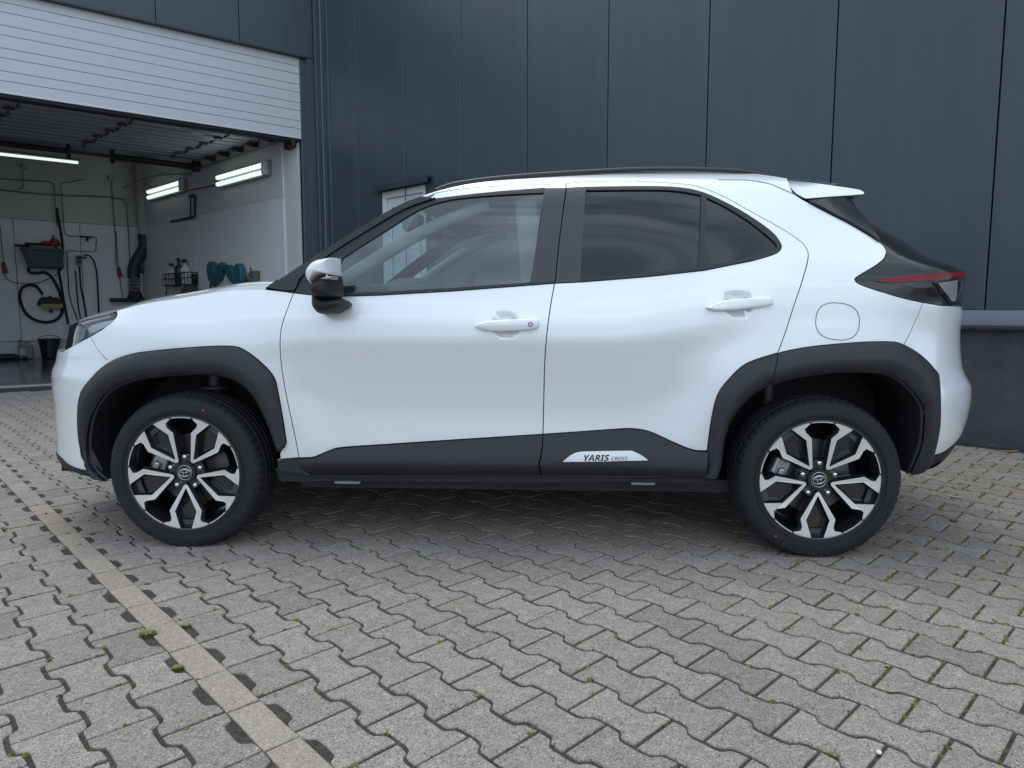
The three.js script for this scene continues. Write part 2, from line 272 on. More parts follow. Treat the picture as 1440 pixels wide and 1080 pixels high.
// ------------------------------------------------------------------ the workshop with its raised sectional door
const shopIn = (x, d) => [x - .182 * d, -d];                        // the room slants away from the front: depth d behind x
const ROOM = 6.30, CEIL = 4.12, XL = -5.5, XR = -.232, FL = .07, LINT = 4.73;
const BACK = z => [XR - .182 * ROOM, z];
{
  const shop = thing('workshop_building', 'dark clad workshop with a wide bay open to a dim white-walled room', 'building', SHOP);
  const top = 6.6, xs = [-9.2, -8.0, -6.9, -5.5, -4.25, -3.19, -2.125, -1.063, 0];
  for (let i = 0; i < xs.length - 1; i++) {
    const a = xs[i], b = xs[i + 1], y0 = b <= XL ? .04 : LINT;
    const g = boxUV(new RoundedBoxGeometry(b - a - .008, top - y0, .06, 2, .005), 1, i * .43, .2); mesh('cladding_panel', g.translate((a + b) / 2, (top + y0) / 2, -.03), M.panel, shop);
  }
  mesh('wall_core', [box(9.2, top - LINT, .16, -4.6, (top + LINT) / 2, -.15), box(9.2 + XL, LINT, .16, (-9.2 + XL) / 2, LINT / 2, -.15), box(.19, LINT - .02, .16, -.115, LINT / 2, -.15)], M.gapDark, shop);
  mesh('corner_filler', [box(.12, top, .2, .03, top / 2, -.18)], M.panelDark, shop);
  mesh('lintel_trim', [rbox(XR - XL + .2, .03, .09, (XL + XR) / 2 + .03, LINT - .012, -.02, .006)], M.panelDark, shop);
  mesh('door_jamb', [rbox(.10, LINT - .03, .10, -.055, LINT / 2, -.035, .008), rbox(.085, LINT - .03, .05, -.15, LINT / 2, -.055, .006)], M.panelPlain, shop);
  mesh('jamb_guide', [rbox(.014, LINT - .04, .05, -.2, LINT / 2, -.045, .004), rbox(.008, LINT - .04, .012, -.108, LINT / 2, -.028, .003)], M.trimLight, shop);
  // floor, walls, ceiling
  const slab = (x0, x1, d0, d1, y0, y1) => { const a = shopIn(x0, d0), b = shopIn(x1, d0), c = shopIn(x1, d1), d = shopIn(x0, d1), s = new THREE.Shape([[a[0], -a[1]], [b[0], -b[1]], [c[0], -c[1]], [d[0], -d[1]]].map(p => new THREE.Vector2(...p))); return boxUV(new THREE.ExtrudeGeometry(s, { depth: y1 - y0, bevelEnabled: false }).rotateX(-Math.PI / 2).translate(0, y0, 0)); };
  mesh('room_floor', slab(XL, XR, .1, ROOM, -.03, FL), M.floor, shop);
  mesh('threshold', [rbox(XR - XL, .022, .11, (XL + XR) / 2, FL - .008, -.048, .006)], M.sill, shop);
  mesh('threshold_face', [box(XR - XL, .06, .03, (XL + XR) / 2, .029, -.012)], M.darkSteel, shop);
  mesh('ceiling', slab(XL - .1, XR + .15, .2, ROOM + .15, CEIL, CEIL + .15), M.ceil, shop);
  // right wall: white panels below, plain above; the run goes back along the slant
  const len = Math.hypot(.182, 1) * ROOM, ang = Math.atan2(1, -.182), rightWall = new THREE.Group(); rightWall.name = 'side_wall'; rightWall.position.set(XR, 0, 0); rightWall.rotation.y = ang; shop.add(rightWall);
  const cuts = [.12, .5, 1.55, 2.65, 3.75, 4.95, len], B = 2.76;
  for (let i = 0; i < cuts.length - 1; i++) mesh('wall_panel', [boxUV(new RoundedBoxGeometry(cuts[i + 1] - cuts[i] - .010, B - FL - .006, .05, 2, .004)).translate((cuts[i] + cuts[i + 1]) / 2, (B + FL) / 2, .025)], i ? M.roomLow : std(.58, .58, .59, .6), rightWall);
  mesh('upper_wall', [box(len - .12, CEIL - B, .05, (len + .12) / 2, (CEIL + B) / 2, .028)], M.roomWall, rightWall);
  mesh('wall_backing', [box(len - .3, CEIL, .1, len / 2 + .25, CEIL / 2, .115)], M.gapDark, rightWall);
  mesh('corner_post', [rbox(.055, 2.62, .03, .53, 1.36, -.016, .006), rbox(.03, 1.5, .02, .53, 3.4, -.01, .005)], M.pvc, rightWall);
  const [bx] = BACK(0), bz = -ROOM;
  for (let i = 0; i < 5; i++) mesh('wall_panel', [boxUV(new RoundedBoxGeometry(1.09, B - FL, .05, 2, .004)).translate(bx - .55 - 1.1 * i, (B + FL) / 2, bz - .025)], M.roomLow, shop);
  mesh('upper_wall', [box(5.6, CEIL - B - .008, .05, bx - 2.75, (CEIL + B) / 2 + .004, bz - .028)], std(.50, .505, .48, .8), shop);
  mesh('wall_backing', [box(6, CEIL, .1, bx - 2.7, CEIL / 2, bz - .11)], M.gapDark, shop);
  mesh('skirting', [box(5.5, .012, .012, bx - 2.75, .40, bz + .004)], M.black, shop);
  mesh('side_wall', slab(XL - .12, XL, .18, ROOM, 0, CEIL), M.roomWall, shop);
  mesh('lintel_inside', [box(XR - XL + .3, top - CEIL, .08, (XL + XR) / 2, (top + CEIL) / 2 + .0, -.29)], M.ceil, shop);
  mesh('roof', [box(9.4, .3, 8, -5.6, top + .15, -4.02)], M.gapDark, shop);

  // the door: slats hanging in front, more lying level under the ceiling
  const sd = thing('sectional_door', 'silver ribbed sectional door, half raised over the workshop bay', 'garage door', SHOP);
  let y = 3.575; const W = XR - XL - .0, hs = [.118, .112, .150, .112, .150, .112, .150, .112, .15];
  hs.forEach((h, i) => { mesh('slat', [boxUV(new RoundedBoxGeometry(W + .03, h - .0045, .045, 2, .005)).translate((XL + XR) / 2 + .015, y + h / 2, -.075)], M.slat, sd); y += h; });
  mesh('end_cap', [rbox(.03, y - 3.575, .05, XR + .045, (y + 3.575) / 2, -.072, .004)], M.pvc, sd);
  mesh('bottom_rail', [rbox(W + .07, .03, .055, (XL + XR) / 2 + .02, 3.562, -.073, .005)], M.pvc, sd);
  mesh('rubber_seal', [rbox(W, .05, .05, (XL + XR) / 2, 3.523, -.085, .015), rbox(W, .05, .1, (XL + XR) / 2, 3.525, -.165, .02)], M.rubber, sd);
  for (let i = 0; i < 6; i++) {
    const d0 = .22 + i * .5, g = new RoundedBoxGeometry(W - .1, .04, .49, 2, .008), a = shopIn((XL + XR) / 2 - .07, d0 + .25);
    mesh('level_section', g.translate(a[0], 3.70, a[1]), M.doorIn, sd);
    const ribs = []; for (const q of [.02, .25]) { const b = shopIn((XL + XR) / 2 - .07, d0 + q); ribs.push(rbox(W - .12, .014, .03, b[0], 3.674, b[1], .004)); } mesh('section_rib', ribs, std(.34, .35, .38, .5), sd);
    for (let k = 0; k < 4; k++) { const b = shopIn(XR - .62 - k * 1.32, d0 + .02); mesh('hinge', [rbox(.03, .03, .5, b[0], 3.668, b[1] - .2, .004), rbox(.13, .03, .05, b[0], 3.660, b[1], .008)], M.darkSteel, sd); }
    const rr = shopIn(XR - .06, d0 + .02); mesh('roller', [cyl(.05, .05, .06, rr[0], 0, 0, 14).rotateZ(0), rbox(.12, .05, .09, rr[0] - .05, 0, 0, .01)].map(q => q.translate(0, 3.64, rr[1])), M.black, sd);
  }
  for (const x of [XR - .05, XL + .1]) { const a = shopIn(x, .25), b = shopIn(x, 3.35); const bar = (r, yy, ox) => tube([[a[0] + ox, yy, a[1]], [(a[0] + b[0]) / 2 + ox, yy, (a[1] + b[1]) / 2], [b[0] + ox, yy, b[1]]], r, 6, 3); mesh('track', [bar(.016, 3.575, .02), bar(.012, 3.72, .03), bar(.008, 3.545, .0)], M.steel, sd); }
  const sh0 = shopIn(XR, 3.38)[0], sz = -3.38, shaft = (x0, x1, r) => cyl(r, r, x1 - x0, 0, 0, 0, 16).rotateZ(Math.PI / 2).translate((x0 + x1) / 2, 3.60, sz);
  mesh('torsion_spring', [shaft(sh0 - 1.35, sh0 - .12, .045), shaft(sh0 - 4.3, sh0 - 2.02, .045)], M.black, sd);
  mesh('shaft', [shaft(sh0 - 4.5, sh0, .018), rbox(1.4, .03, .03, sh0 - .7, 3.54, sz + .02, .004)], M.darkSteel, sd);
  mesh('bearing_bracket', [shaft(sh0 - 1.42, sh0 - 1.37, .12), shaft(sh0 - 2.05, sh0 - 2.0, .12), rbox(.02, .26, .06, sh0 - 1.40, 3.68, sz, .004), rbox(.02, .26, .06, sh0 - 2.02, 3.68, sz, .004)], M.black, sd);
  mesh('cable_drum', [shaft(sh0 - .1, sh0, .09), shaft(sh0 - .12, sh0 - .1, .11)], M.black, sd);
  const c0 = shopIn(XR - .03, .3); mesh('corner_bracket', [rbox(.10, .16, .18, c0[0], 3.50, c0[1] + .03, .02), rbox(.06, .13, .1, c0[0], 3.48, c0[1] + .2, .02)], M.black, sd);
  mesh('lift_cable', [tube([[XR + .0, 3.5, -.2], [XR + .025, 3.38, -.14], [XR + .03, 2.6, -.12], [XR + .03, .1, -.12]], .006, 6, 6)], M.black, sd);
  mesh('pull_tab', [rbox(.16, .006, .07, shopIn(-1.25, 1.0)[0], 3.63, -1.0, .002), rbox(.16, .006, .05, shopIn(-1.0, 1.2)[0], 3.62, -1.2, .002)], std(.6, .6, .6, .5), sd);
}

// ------------------------------------------------------------------ the car: a body surface, and panels cut from it
const CAR = frame(-1.347, -2.792, -2.73 * Math.PI / 180);         // x rearwards from the front axle, y up, z out of the near side
const WB = 2.559, WY = .313, zC = -.875;
function tab(pts) {                                              // smooth curve through points, without overshoot
  const n = pts.length, d = [], m = [];
  for (let i = 0; i < n - 1; i++) d.push((pts[i + 1][1] - pts[i][1]) / (pts[i + 1][0] - pts[i][0]));
  for (let i = 0; i < n; i++) m.push(i === 0 ? d[0] : i === n - 1 ? d[n - 2] : d[i - 1] * d[i] <= 0 ? 0 : 2 * d[i - 1] * d[i] / (d[i - 1] + d[i]));
  return x => {
    if (x <= pts[0][0]) return pts[0][1]; if (x >= pts[n - 1][0]) return pts[n - 1][1];
    let i = 0; while (x > pts[i + 1][0]) i++;
    const h = pts[i + 1][0] - pts[i][0], t = (x - pts[i][0]) / h, a = t * t, b = a * t;
    return (2 * b - 3 * a + 1) * pts[i][1] + (b - 2 * a + t) * h * m[i] + (3 * a - 2 * b) * pts[i + 1][1] + (b - a) * h * m[i + 1];
  };
}
const sideProfile = tab([[.12, -.13], [.2, -.06], [.28, -.035], [.45, -.034], [.62, -.03], [.76, -.018], [.86, -.008], [.93, -.014], [1.0, -.034], [1.06, -.058], [1.10, -.075], [1.3, -.155], [1.42, -.215], [1.49, -.262], [1.535, -.315], [1.565, -.38], [1.59, -.48]]);
const frontX = tab([[.2, -.80], [.254, -.827], [.288, -.867], [.328, -.886], [.387, -.884], [.466, -.884], [.551, -.882], [.635, -.888], [.689, -.885], [.71, -.879], [.748, -.858], [.803, -.841], [.846, -.816], [.91, -.798], [1.0, -.76]]);
const rearX = tab([[.2, 3.10], [.277, 3.162], [.32, 3.236], [.373, 3.302], [.431, 3.341], [.482, 3.368], [.567, 3.386], [.61, 3.389], [.655, 3.386], [.709, 3.356], [.751, 3.339], [.876, 3.321], [.997, 3.316], [1.084, 3.296], [1.119, 3.293], [1.14, 3.28], [1.161, 3.235], [1.185, 3.173], [1.257, 3.082], [1.309, 3.006], [1.355, 2.938], [1.465, 2.856], [1.6, 2.80]]);
const rearCorner = tab([[.2, .62], [1.0, .6], [1.12, .42], [1.2, .36], [1.5, .34]]);
const AF = .78, NF = 2.5, NR = 2.6, LF = 1.3, LR = 1.15, cups = [];
function zSide(x, y) {
  const haunch = .14 * sstep(1.7, 2.5, x) * sstep(.58, .98, y) * (1 - sstep(1.08, 1.5, y));   // the shoulder line climbs over the rear wheel
  let z = sideProfile(y - haunch);
  const r1 = Math.hypot(x, y - WY), r2 = Math.hypot(x - WB, y - WY), up = 1 - sstep(.9, 1.08, y);
  z += .022 * Math.exp(-(((r1 - .47) / .14) ** 2)) * up + .036 * Math.exp(-(((r2 - .47) / .17) ** 2)) * up;      // swelling over the wheels
  z -= .014 * sstep(.35, .85, x) * (1 - sstep(1.7, 2.2, x)) * Math.exp(-(((y - .60) / .17) ** 2));               // waisted doors
  z -= .05 * sstep(1.9, 3.2, x) * sstep(1.05, 1.35, y);
  for (const [cx, cy, rx, ry, d] of cups) { const q = ((x - cx) / rx) ** 2 + ((y - cy) / ry) ** 2; if (q < 1) z -= d * Math.min(1, (1 - q) * 1.6); }
  return z;
}
function P(s, y) {                                               // s runs along the side and on round both ends
  const F = frontX(y), R = rearX(y), xs = F + AF, ar = rearCorner(y), xe = R - ar;
  if (s < xs) { const t = clamp((xs - s) / LF) * Math.PI / 2, x = xs - AF * Math.pow(Math.sin(t), 2 / NF); return [x, y, zC + (zSide(x, y) - zC) * Math.pow(Math.max(0, Math.cos(t)), 2 / NF)]; }
  if (s > xe) { const t = clamp((s - xe) / LR) * Math.PI / 2, x = xe + ar * Math.pow(Math.sin(t), 2 / NR); return [x, y, zC + (zSide(x, y) - zC) * Math.pow(Math.max(0, Math.cos(t)), 2 / NR)]; }
  return [s, y, zSide(s, y)];
}
const frontS = y => frontX(y) + AF - LF + .001, rearS = y => rearX(y) - rearCorner(y) + LR - .001;
function Nrm(s, y, Q = P) {
  const e = .0025, a = Q(s - e, y), b = Q(s + e, y), c = Q(s, y - e), d = Q(s, y + e);
  const ux = b[0] - a[0], uy = b[1] - a[1], uz = b[2] - a[2], vx = d[0] - c[0], vy = d[1] - c[1], vz = d[2] - c[2];
  const n = [uy * vz - uz * vy, uz * vx - ux * vz, ux * vy - uy * vx], l = Math.hypot(...n) || 1; return [n[0] / l, n[1] / l, n[2] / l];
}
const carToWorld = p => CAR.pos.clone().addScaledVector(CAR.X, p[0]).addScaledVector(CAR.Z, p[2]).setY(p[1]);
const pxOf = p => toPixel(carToWorld(p));
function T(px, py) {                                             // the spot of the body surface that a pixel shows, as [s, y]
  let [s, y] = onPlane(CAR, px, py, -.06), best = [s, y], be = 1e9;
  for (let k = 0; k < 40; k++) {
    const q = pxOf(P(s, y)), ex = px - q[0], ey = py - q[1], e = Math.hypot(ex, ey);
    if (e < be) { be = e; best = [s, y]; } if (e < .02) break;
    const h = .004, a = pxOf(P(s + h, y)), b = pxOf(P(s, y + h));
    const A = (a[0] - q[0]) / h, B = (b[0] - q[0]) / h, C = (a[1] - q[1]) / h, D = (b[1] - q[1]) / h, det = A * D - B * C;
    if (Math.abs(det) < 1) break;
    let ds = (D * ex - B * ey) / det, dy = (A * ey - C * ex) / det; const l = Math.hypot(ds, dy), c = l > .08 ? .08 / l : 1; s += ds * c; y += dy * c;
  }
  if (be > 2) console.log('off surface', px, py, be.toFixed(1)); return best;
}
const L = pts => pts.map(p => p.length === 3 ? [p[0], p[1]] : T(p[0], p[1]));       // two numbers: pixel; three: s, y given outright
function curve(pts, per = 4) {                                   // smooth open curve through pixels
  const out = [], n = pts.length, cr = (a, b, c, d, t) => .5 * (2 * b + (c - a) * t + (2 * a - 5 * b + 4 * c - d) * t * t + (3 * b - a - 3 * c + d) * t * t * t);
  for (let i = 0; i < n - 1; i++) { const a = pts[Math.max(0, i - 1)], b = pts[i], c = pts[i + 1], d = pts[Math.min(n - 1, i + 2)]; for (let k = 0; k < per; k++) out.push([0, 1].map(q => cr(a[q], b[q], c[q], d[q], k / per))); }
  out.push(pts[n - 1]); return out;
}
const rev = a => [...a].reverse();
function clipHalf(poly, f) { const out = []; for (let i = 0; i < poly.length; i++) { const a = poly[i], b = poly[(i + 1) % poly.length], fa = f(a), fb = f(b); if (fa >= 0) out.push(a); if (fa * fb < 0) { const t = fa / (fa - fb); out.push([a[0] + (b[0] - a[0]) * t, a[1] + (b[1] - a[1]) * t]); } } return out; }
const area2 = p => { let a = 0; for (let i = 0; i < p.length; i++) { const b = p[(i + 1) % p.length]; a += p[i][0] * b[1] - b[0] * p[i][1]; } return a; };
function tidy(poly, gap) {                                       // counter-clockwise, no double points, drawn in by the gap
  poly = poly.filter((p, i) => { const q = poly[(i + 1) % poly.length]; return Math.hypot(p[0] - q[0], p[1] - q[1]) > .0006; });
  if (area2(poly) < 0) poly = rev(poly); if (!gap) return poly;
  const n = poly.length, dir = (a, b) => { const x = b[0] - a[0], y = b[1] - a[1], l = Math.hypot(x, y) || 1; return [-y / l, x / l]; };
  return poly.map((p, i) => { const n1 = dir(poly[(i + n - 1) % n], p), n2 = dir(p, poly[(i + 1) % n]); let x = n1[0] + n2[0], y = n1[1] + n2[1]; const k = Math.max(.5, (x * x + y * y) / 2); return [p[0] + x / k * gap, p[1] + y / k * gap]; });
}
function panel(poly, { off = 0, gap = .002, thick = .016, ds = .02, dy = .02, edge = true } = {}) {
  poly = tidy(poly, gap);
  const offAt = typeof off === 'number' ? () => off : off;
  const Q = (s, y) => { const p = P(s, y), o = offAt(s, y); if (!o) return p; const n = Nrm(s, y); return [p[0] + n[0] * o, p[1] + n[1] * o, p[2] + n[2] * o]; };
  const pos = [], nor = [], uv = [], seen = new Map();
  const at = (s, y) => { const k = Math.round(s * 1e5) + ',' + Math.round(y * 1e5); let v = seen.get(k); if (!v) { v = [Q(s, y), Nrm(s, y, Q)]; seen.set(k, v); } return v; };
  const put = (v, n, s, y) => { pos.push(...v); nor.push(...n); uv.push(s, y); };
  const xs = poly.map(p => p[0]), ys = poly.map(p => p[1]), s0 = Math.floor(Math.min(...xs) / ds) * ds, s1 = Math.max(...xs), y0 = Math.floor(Math.min(...ys) / dy) * dy, y1 = Math.max(...ys);
  for (let s = s0; s < s1; s += ds) {
    const strip = clipHalf(clipHalf(poly, p => p[0] - s), p => s + ds - p[0]); if (strip.length < 3) continue;
    for (let y = y0; y < y1; y += dy) {
      const cell = clipHalf(clipHalf(strip, p => p[1] - y), p => y + dy - p[1]); if (cell.length < 3 || Math.abs(area2(cell)) < 1e-8) continue;
      const tr = cell.length === 3 ? [[0, 1, 2]] : cell.length === 4 ? [[0, 1, 2], [0, 2, 3]] : THREE.ShapeUtils.triangulateShape(cell.map(p => new THREE.Vector2(...p)), []);
      for (const t of tr) { let q = t.map(i => cell[i]); const ar = area2(q); if (Math.abs(ar) < 1e-9) continue; if (ar < 0) q = rev(q); for (const p of q) { const [v, n] = at(...p); put(v, n, ...p); } }
    }
  }
  if (edge) for (let i = 0; i < poly.length; i++) {                // turned-in edge
    const a = poly[i], b = poly[(i + 1) % poly.length], m = Math.max(1, Math.ceil(Math.hypot(b[0] - a[0], b[1] - a[1]) / .04));
    for (let k = 0; k < m; k++) {
      const p = [mix(a[0], b[0], k / m), mix(a[1], b[1], k / m)], q = [mix(a[0], b[0], (k + 1) / m), mix(a[1], b[1], (k + 1) / m)];
      const [pv, pn] = at(...p), [qv, qn] = at(...q), pd = pv.map((c, j) => c - pn[j] * thick), qd = qv.map((c, j) => c - qn[j] * thick);
      const e = qv.map((c, j) => c - pv[j]), N = [e[1] * pn[2] - e[2] * pn[1], e[2] * pn[0] - e[0] * pn[2], e[0] * pn[1] - e[1] * pn[0]], l = Math.hypot(...N) || 1, O = N.map(c => c / l);
      for (const v of [pv, pd, qv, qv, pd, qd]) put(v, O, ...p);
    }
  }
  const g = new THREE.BufferGeometry();
  g.setAttribute('position', new THREE.Float32BufferAttribute(pos, 3)); g.setAttribute('normal', new THREE.Float32BufferAttribute(nor, 3)); g.setAttribute('uv', new THREE.Float32BufferAttribute(uv, 2)); return g;
}
function mirrored(g) {                                           // the same piece on the far side
  g = (g.index ? g.toNonIndexed() : g.clone()); const p = g.attributes.position, n = g.attributes.normal;
  for (let i = 0; i < p.count; i++) { p.setZ(i, 2 * zC - p.getZ(i)); n.setZ(i, -n.getZ(i)); }
  for (const k of Object.keys(g.attributes)) { const a = g.attributes[k].array, w = g.attributes[k].itemSize; for (let i = 0; i < p.count; i += 3) for (let q = 0; q < w; q++) { const t = a[(i + 1) * w + q]; a[(i + 1) * w + q] = a[(i + 2) * w + q]; a[(i + 2) * w + q] = t; } }
  return g;
}
const onBody = (px, py, off = 0) => { const [s, y] = T(px, py), p = P(s, y), n = Nrm(s, y); return V3(p[0] + n[0] * off, p[1] + n[1] * off, p[2] + n[2] * off); };
const seamTube = (pts, r = .0016, off = 0) => tube(curve(pts, 3).map(p => onBody(p[0], p[1], off)), r, 6, 2);

const paint = phys(.86, .885, .895, .30, { metalness: .22, clearcoat: 1, clearcoatRoughness: .03, ior: 1.5 });
const clad = std(.021, .0225, .026, .55), cladDark = std(.012, .013, .0155, .6);
const glossBlack = phys(.007, .008, .010, .25, { clearcoat: .7, clearcoatRoughness: .03, specularIntensity: .6 });
const pillar = phys(.020, .022, .028, .38, { clearcoat: .3, clearcoatRoughness: .12 });
const rubberTrim = std(.012, .012, .014, .45);
const glassClear = phys(.74, .88, .87, .0, { transmission: 1, thickness: 0, ior: 2.05 });
const glassTint = phys(.014, .026, .045, .0, { transmission: 1, thickness: 0, ior: 1.56 });
const cabin = std(.035, .037, .042, .8), cabinLight = std(.24, .24, .24, .85), gapMat = std(.006, .007, .008, .9);
const machined = std(.86, .86, .85, .30, { metalness: .6 }), chrome = std(.75, .76, .78, .12, { metalness: 1 }), rimBlack = phys(.010, .011, .013, .25, { clearcoat: 1, clearcoatRoughness: .05 });
const tyreMat = std(.0110, .0118, .0142, .74), lens = phys(1, 1, 1, .02, { transmission: 1, thickness: 0 }), redLens = phys(.20, .004, .010, .3, { clearcoat: .35, clearcoatRoughness: .05, specularIntensity: .5 });
const silver = std(.62, .64, .66, .35, { metalness: .6 }), white = phys(.83, .855, .865, .34, { metalness: .05, clearcoat: 1, clearcoatRoughness: .04 });

const car = thing('parked_car', 'white compact crossover car seen from its left side on the grey paving', 'car', CAR);
const group = (n, label) => { const g = new THREE.Group(); g.name = n; if (label) g.userData.label = label; car.add(g); return g; };
const both = (name, geo, mat, pair = [car, car]) => { const g = Array.isArray(geo) ? merge(geo) : geo; mesh(name, g, mat, pair[0]); mesh(name, mirrored(g), mat, pair[1]); };

{ const a = T(711, 457), b = T(1037.5, 427); cups.push([a[0], a[1], .055, .053, .02], [b[0], b[1], .056, .053, .02]); }

// lines that several panels share (pixels of the photograph)
const FD = curve([[413, 412], [406.6, 428], [397, 456], [393.8, 481], [396, 516], [403, 558], [413.6, 607.6], [420.7, 643.5]], 3);      // fender | front door
const BS = curve([[780, 398.5], [774.7, 427], [768.8, 471.8], [765.8, 516], [764.8, 560], [763.5, 610.5]], 3);                          // front door | rear door
const RD2 = curve([[796, 258.7], [823, 255.6], [887.6, 254.6], [952, 258], [982, 262.5], [1017, 276], [1060, 299.7], [1098.6, 321], [1124, 338], [1133.5, 348], [1136.5, 362], [1129, 392], [1116, 431], [1105, 465.4], [1094, 495.8]], 4);
const DT = curve([[613, 271.5], [640, 266.8], [660, 264.6], [696, 261.8], [740, 259.8], [796, 258.7]], 3);                              // door top seam
const ARCH_F = curve([[128.6, 662], [118, 629], [112.5, 590], [114.5, 555], [127, 534], [151.5, 511], [183, 498.5], [220, 493], [257, 489.5], [300, 486.8], [327, 487], [341.5, 491], [362.6, 505.6], [384, 528], [391, 551], [398, 590], [403, 623]], 4);
const ARCH_FI = curve([[151, 675], [135.7, 662], [126.9, 639], [127.6, 604], [135.7, 576], [155, 549.5], [190, 533], [236, 526.7], [285, 524], [313, 526.7], [338, 537], [359, 558], [378.4, 597], [392.5, 635]], 4);
const ARCH_R1 = curve([[990, 671], [994.4, 634], [1000.8, 588], [1008.8, 556], [1024.7, 533.5], [1050, 511], [1093, 496.3]], 4), ARCH_R2 = curve([[1093, 496.3], [1140, 487.5], [1203.6, 481.7], [1251.6, 480.5], [1270.7, 485], [1293, 498], [1312, 517.5], [1318.7, 532], [1320, 588], [1315.5, 620], [1310, 641]], 4);
const ARCH_RI1 = curve([[1007, 671], [1012, 652], [1015, 626], [1021.5, 600.6], [1034, 578], [1053.5, 556], [1079, 540]], 4), ARCH_RI2 = curve([[1079, 540], [1124, 528.7], [1171.7, 522], [1232, 522], [1255, 528.7], [1277, 544.7], [1295, 570], [1297, 588], [1294.7, 620], [1286.7, 645], [1277, 665]], 4);
const CLAD_F = curve([[421, 643.8], [439.4, 643], [451.7, 638.6], [465.4, 632.8], [482, 629], [543, 624.8], [635, 618.7], [763.5, 610.5]], 3), CLAD_R = curve([[763.5, 610.5], [814.5, 607], [861.7, 603.6], [885, 602.5], [904, 604.4], [920.7, 609.6], [951.4, 623.8], [975, 632.6], [994.4, 634]], 4);
const HOODL = curve([[97, 457.6], [112, 450.3], [131, 445], [150, 440.8], [164, 437], [189.5, 429.6], [215, 424.5], [250, 419.4], [275, 415.3], [298, 411.5], [320, 408.5], [345, 407], [372.5, 406.8]], 3);
const BUMP_F = [[127.3, 473.4], [138.5, 492.8], [153.8, 509.6]], BUMP_R = [[1298, 425.5], [1290.5, 444], [1279.4, 469], [1271, 485]];
const LAMP_LOW = [[88, 494.5], [101, 487.5], [127.3, 473.4], [143, 464], [157.5, 453], [163, 446.6], [164.8, 442.6]];
const ROOFL = curve([[592, 276], [613, 268.5], [652, 259.5], [696, 253.8], [760, 249.6], [820, 246.4], [887.6, 243.7], [960, 242], [1020, 242.3], [1060, 243.9], [1107, 250.5]], 3);
const BELT_F = [[413, 412], [436, 414.6], [473, 417], [533, 415.3], [637, 409.4], [780, 398.5]];
const BELT_R = [[780, 398.5], [816, 396.8], [909, 389.4], [990, 380.4], [1060, 366.4]];
const WIN_R = curve([[1060, 366.4], [1089, 357.5], [1098.5, 349], [1096, 339], [1083, 324], [1052, 302.4], [1020, 284.4], [988, 270.4], [957, 263.9], [909, 261.9], [825, 263.2], [796, 264.8]], 3);
const QUART = curve([[1134, 283.5], [1158, 296.5], [1191.7, 313.8], [1217, 328.5], [1237.5, 342], [1244, 349], [1246.3, 355.4], [1243, 363.7], [1232, 373], [1208, 387.4], [1202, 392.6]], 3), LAMP_R = curve([[1202, 392.6], [1206, 398], [1226, 406], [1263, 417.4], [1298, 425.5]], 3);

// painted shell
both('fender', panel(L([...LAMP_LOW.slice(2), ...HOODL.slice(12), [400, 410], ...FD, [394.5, 645.5], [393.5, 637], ...rev(ARCH_F.slice(20)), ...rev(BUMP_F)])), paint);
both('body_side', panel(L([...ROOFL, [1111, 261.7], [1115, 271.7], [1127, 280], ...QUART, ...LAMP_R, ...BUMP_R, ...rev(ARCH_R2.slice(0, 17)), ...rev(RD2), ...rev(DT), [600, 277]])), paint);
{
  const lo = T(88, 494.5), pr = T(86, 643), lipY = .335;
  both('front_bumper', panel([[frontS(lo[1]), lo[1], 0], ...L(LAMP_LOW.slice(0, 3)), ...L(BUMP_F), ...L(rev(ARCH_F.slice(0, 21))), ...L([[118, 661], [106, 658], [95, 652], [88, 645]]), [pr[0] - .08, lipY], [frontS(lipY), lipY]].map(p => [p[0], p[1]]), { ds: .018 }), paint);
  both('front_lip', panel([...L([[88, 645], [95, 652], [106, 658], [118, 661], [129, 662.5], [136, 663], [151, 675], [130, 670.5], [109, 665], [97, 659.5]]), [pr[0] - .1, .262], [frontS(.262), .262], [frontS(lipY), lipY], [pr[0] - .08, lipY]], { off: .004 }), cladDark);
  const g = [[frontS(.55), .42], [-1.02, .44], [-1.06, .66], [frontS(.7), .70]]; both('grille', panel(g, { off: .004 }), cladDark);
  const e = T(1343, 430);
  both('rear_bumper', panel([...L([[1298, 425.5], [1322.6, 429.6], [1343, 430.4]]), [e[0] + .12, e[1] - .002], [rearS(.98), .98], [rearS(.47), .47], [3.62, .455], [3.40, .41], ...L([[1346, 620], [1336, 629], [1326.7, 635.8], [1310, 641]]), ...L(rev(ARCH_R2.slice(17))), ...L(rev(BUMP_R))], { ds: .018 }), paint);
  both('rear_lip', panel([...L([[1277, 665.6], [1290, 652], [1310, 641], [1326.7, 635.8], [1336, 629], [1346, 620]]), [3.40, .41], [3.62, .455], [rearS(.47), .47], [rearS(.27), .27], [3.30, .27], ...L([[1322, 646], [1299, 660.5]])], { off: .003 }), cladDark);
}
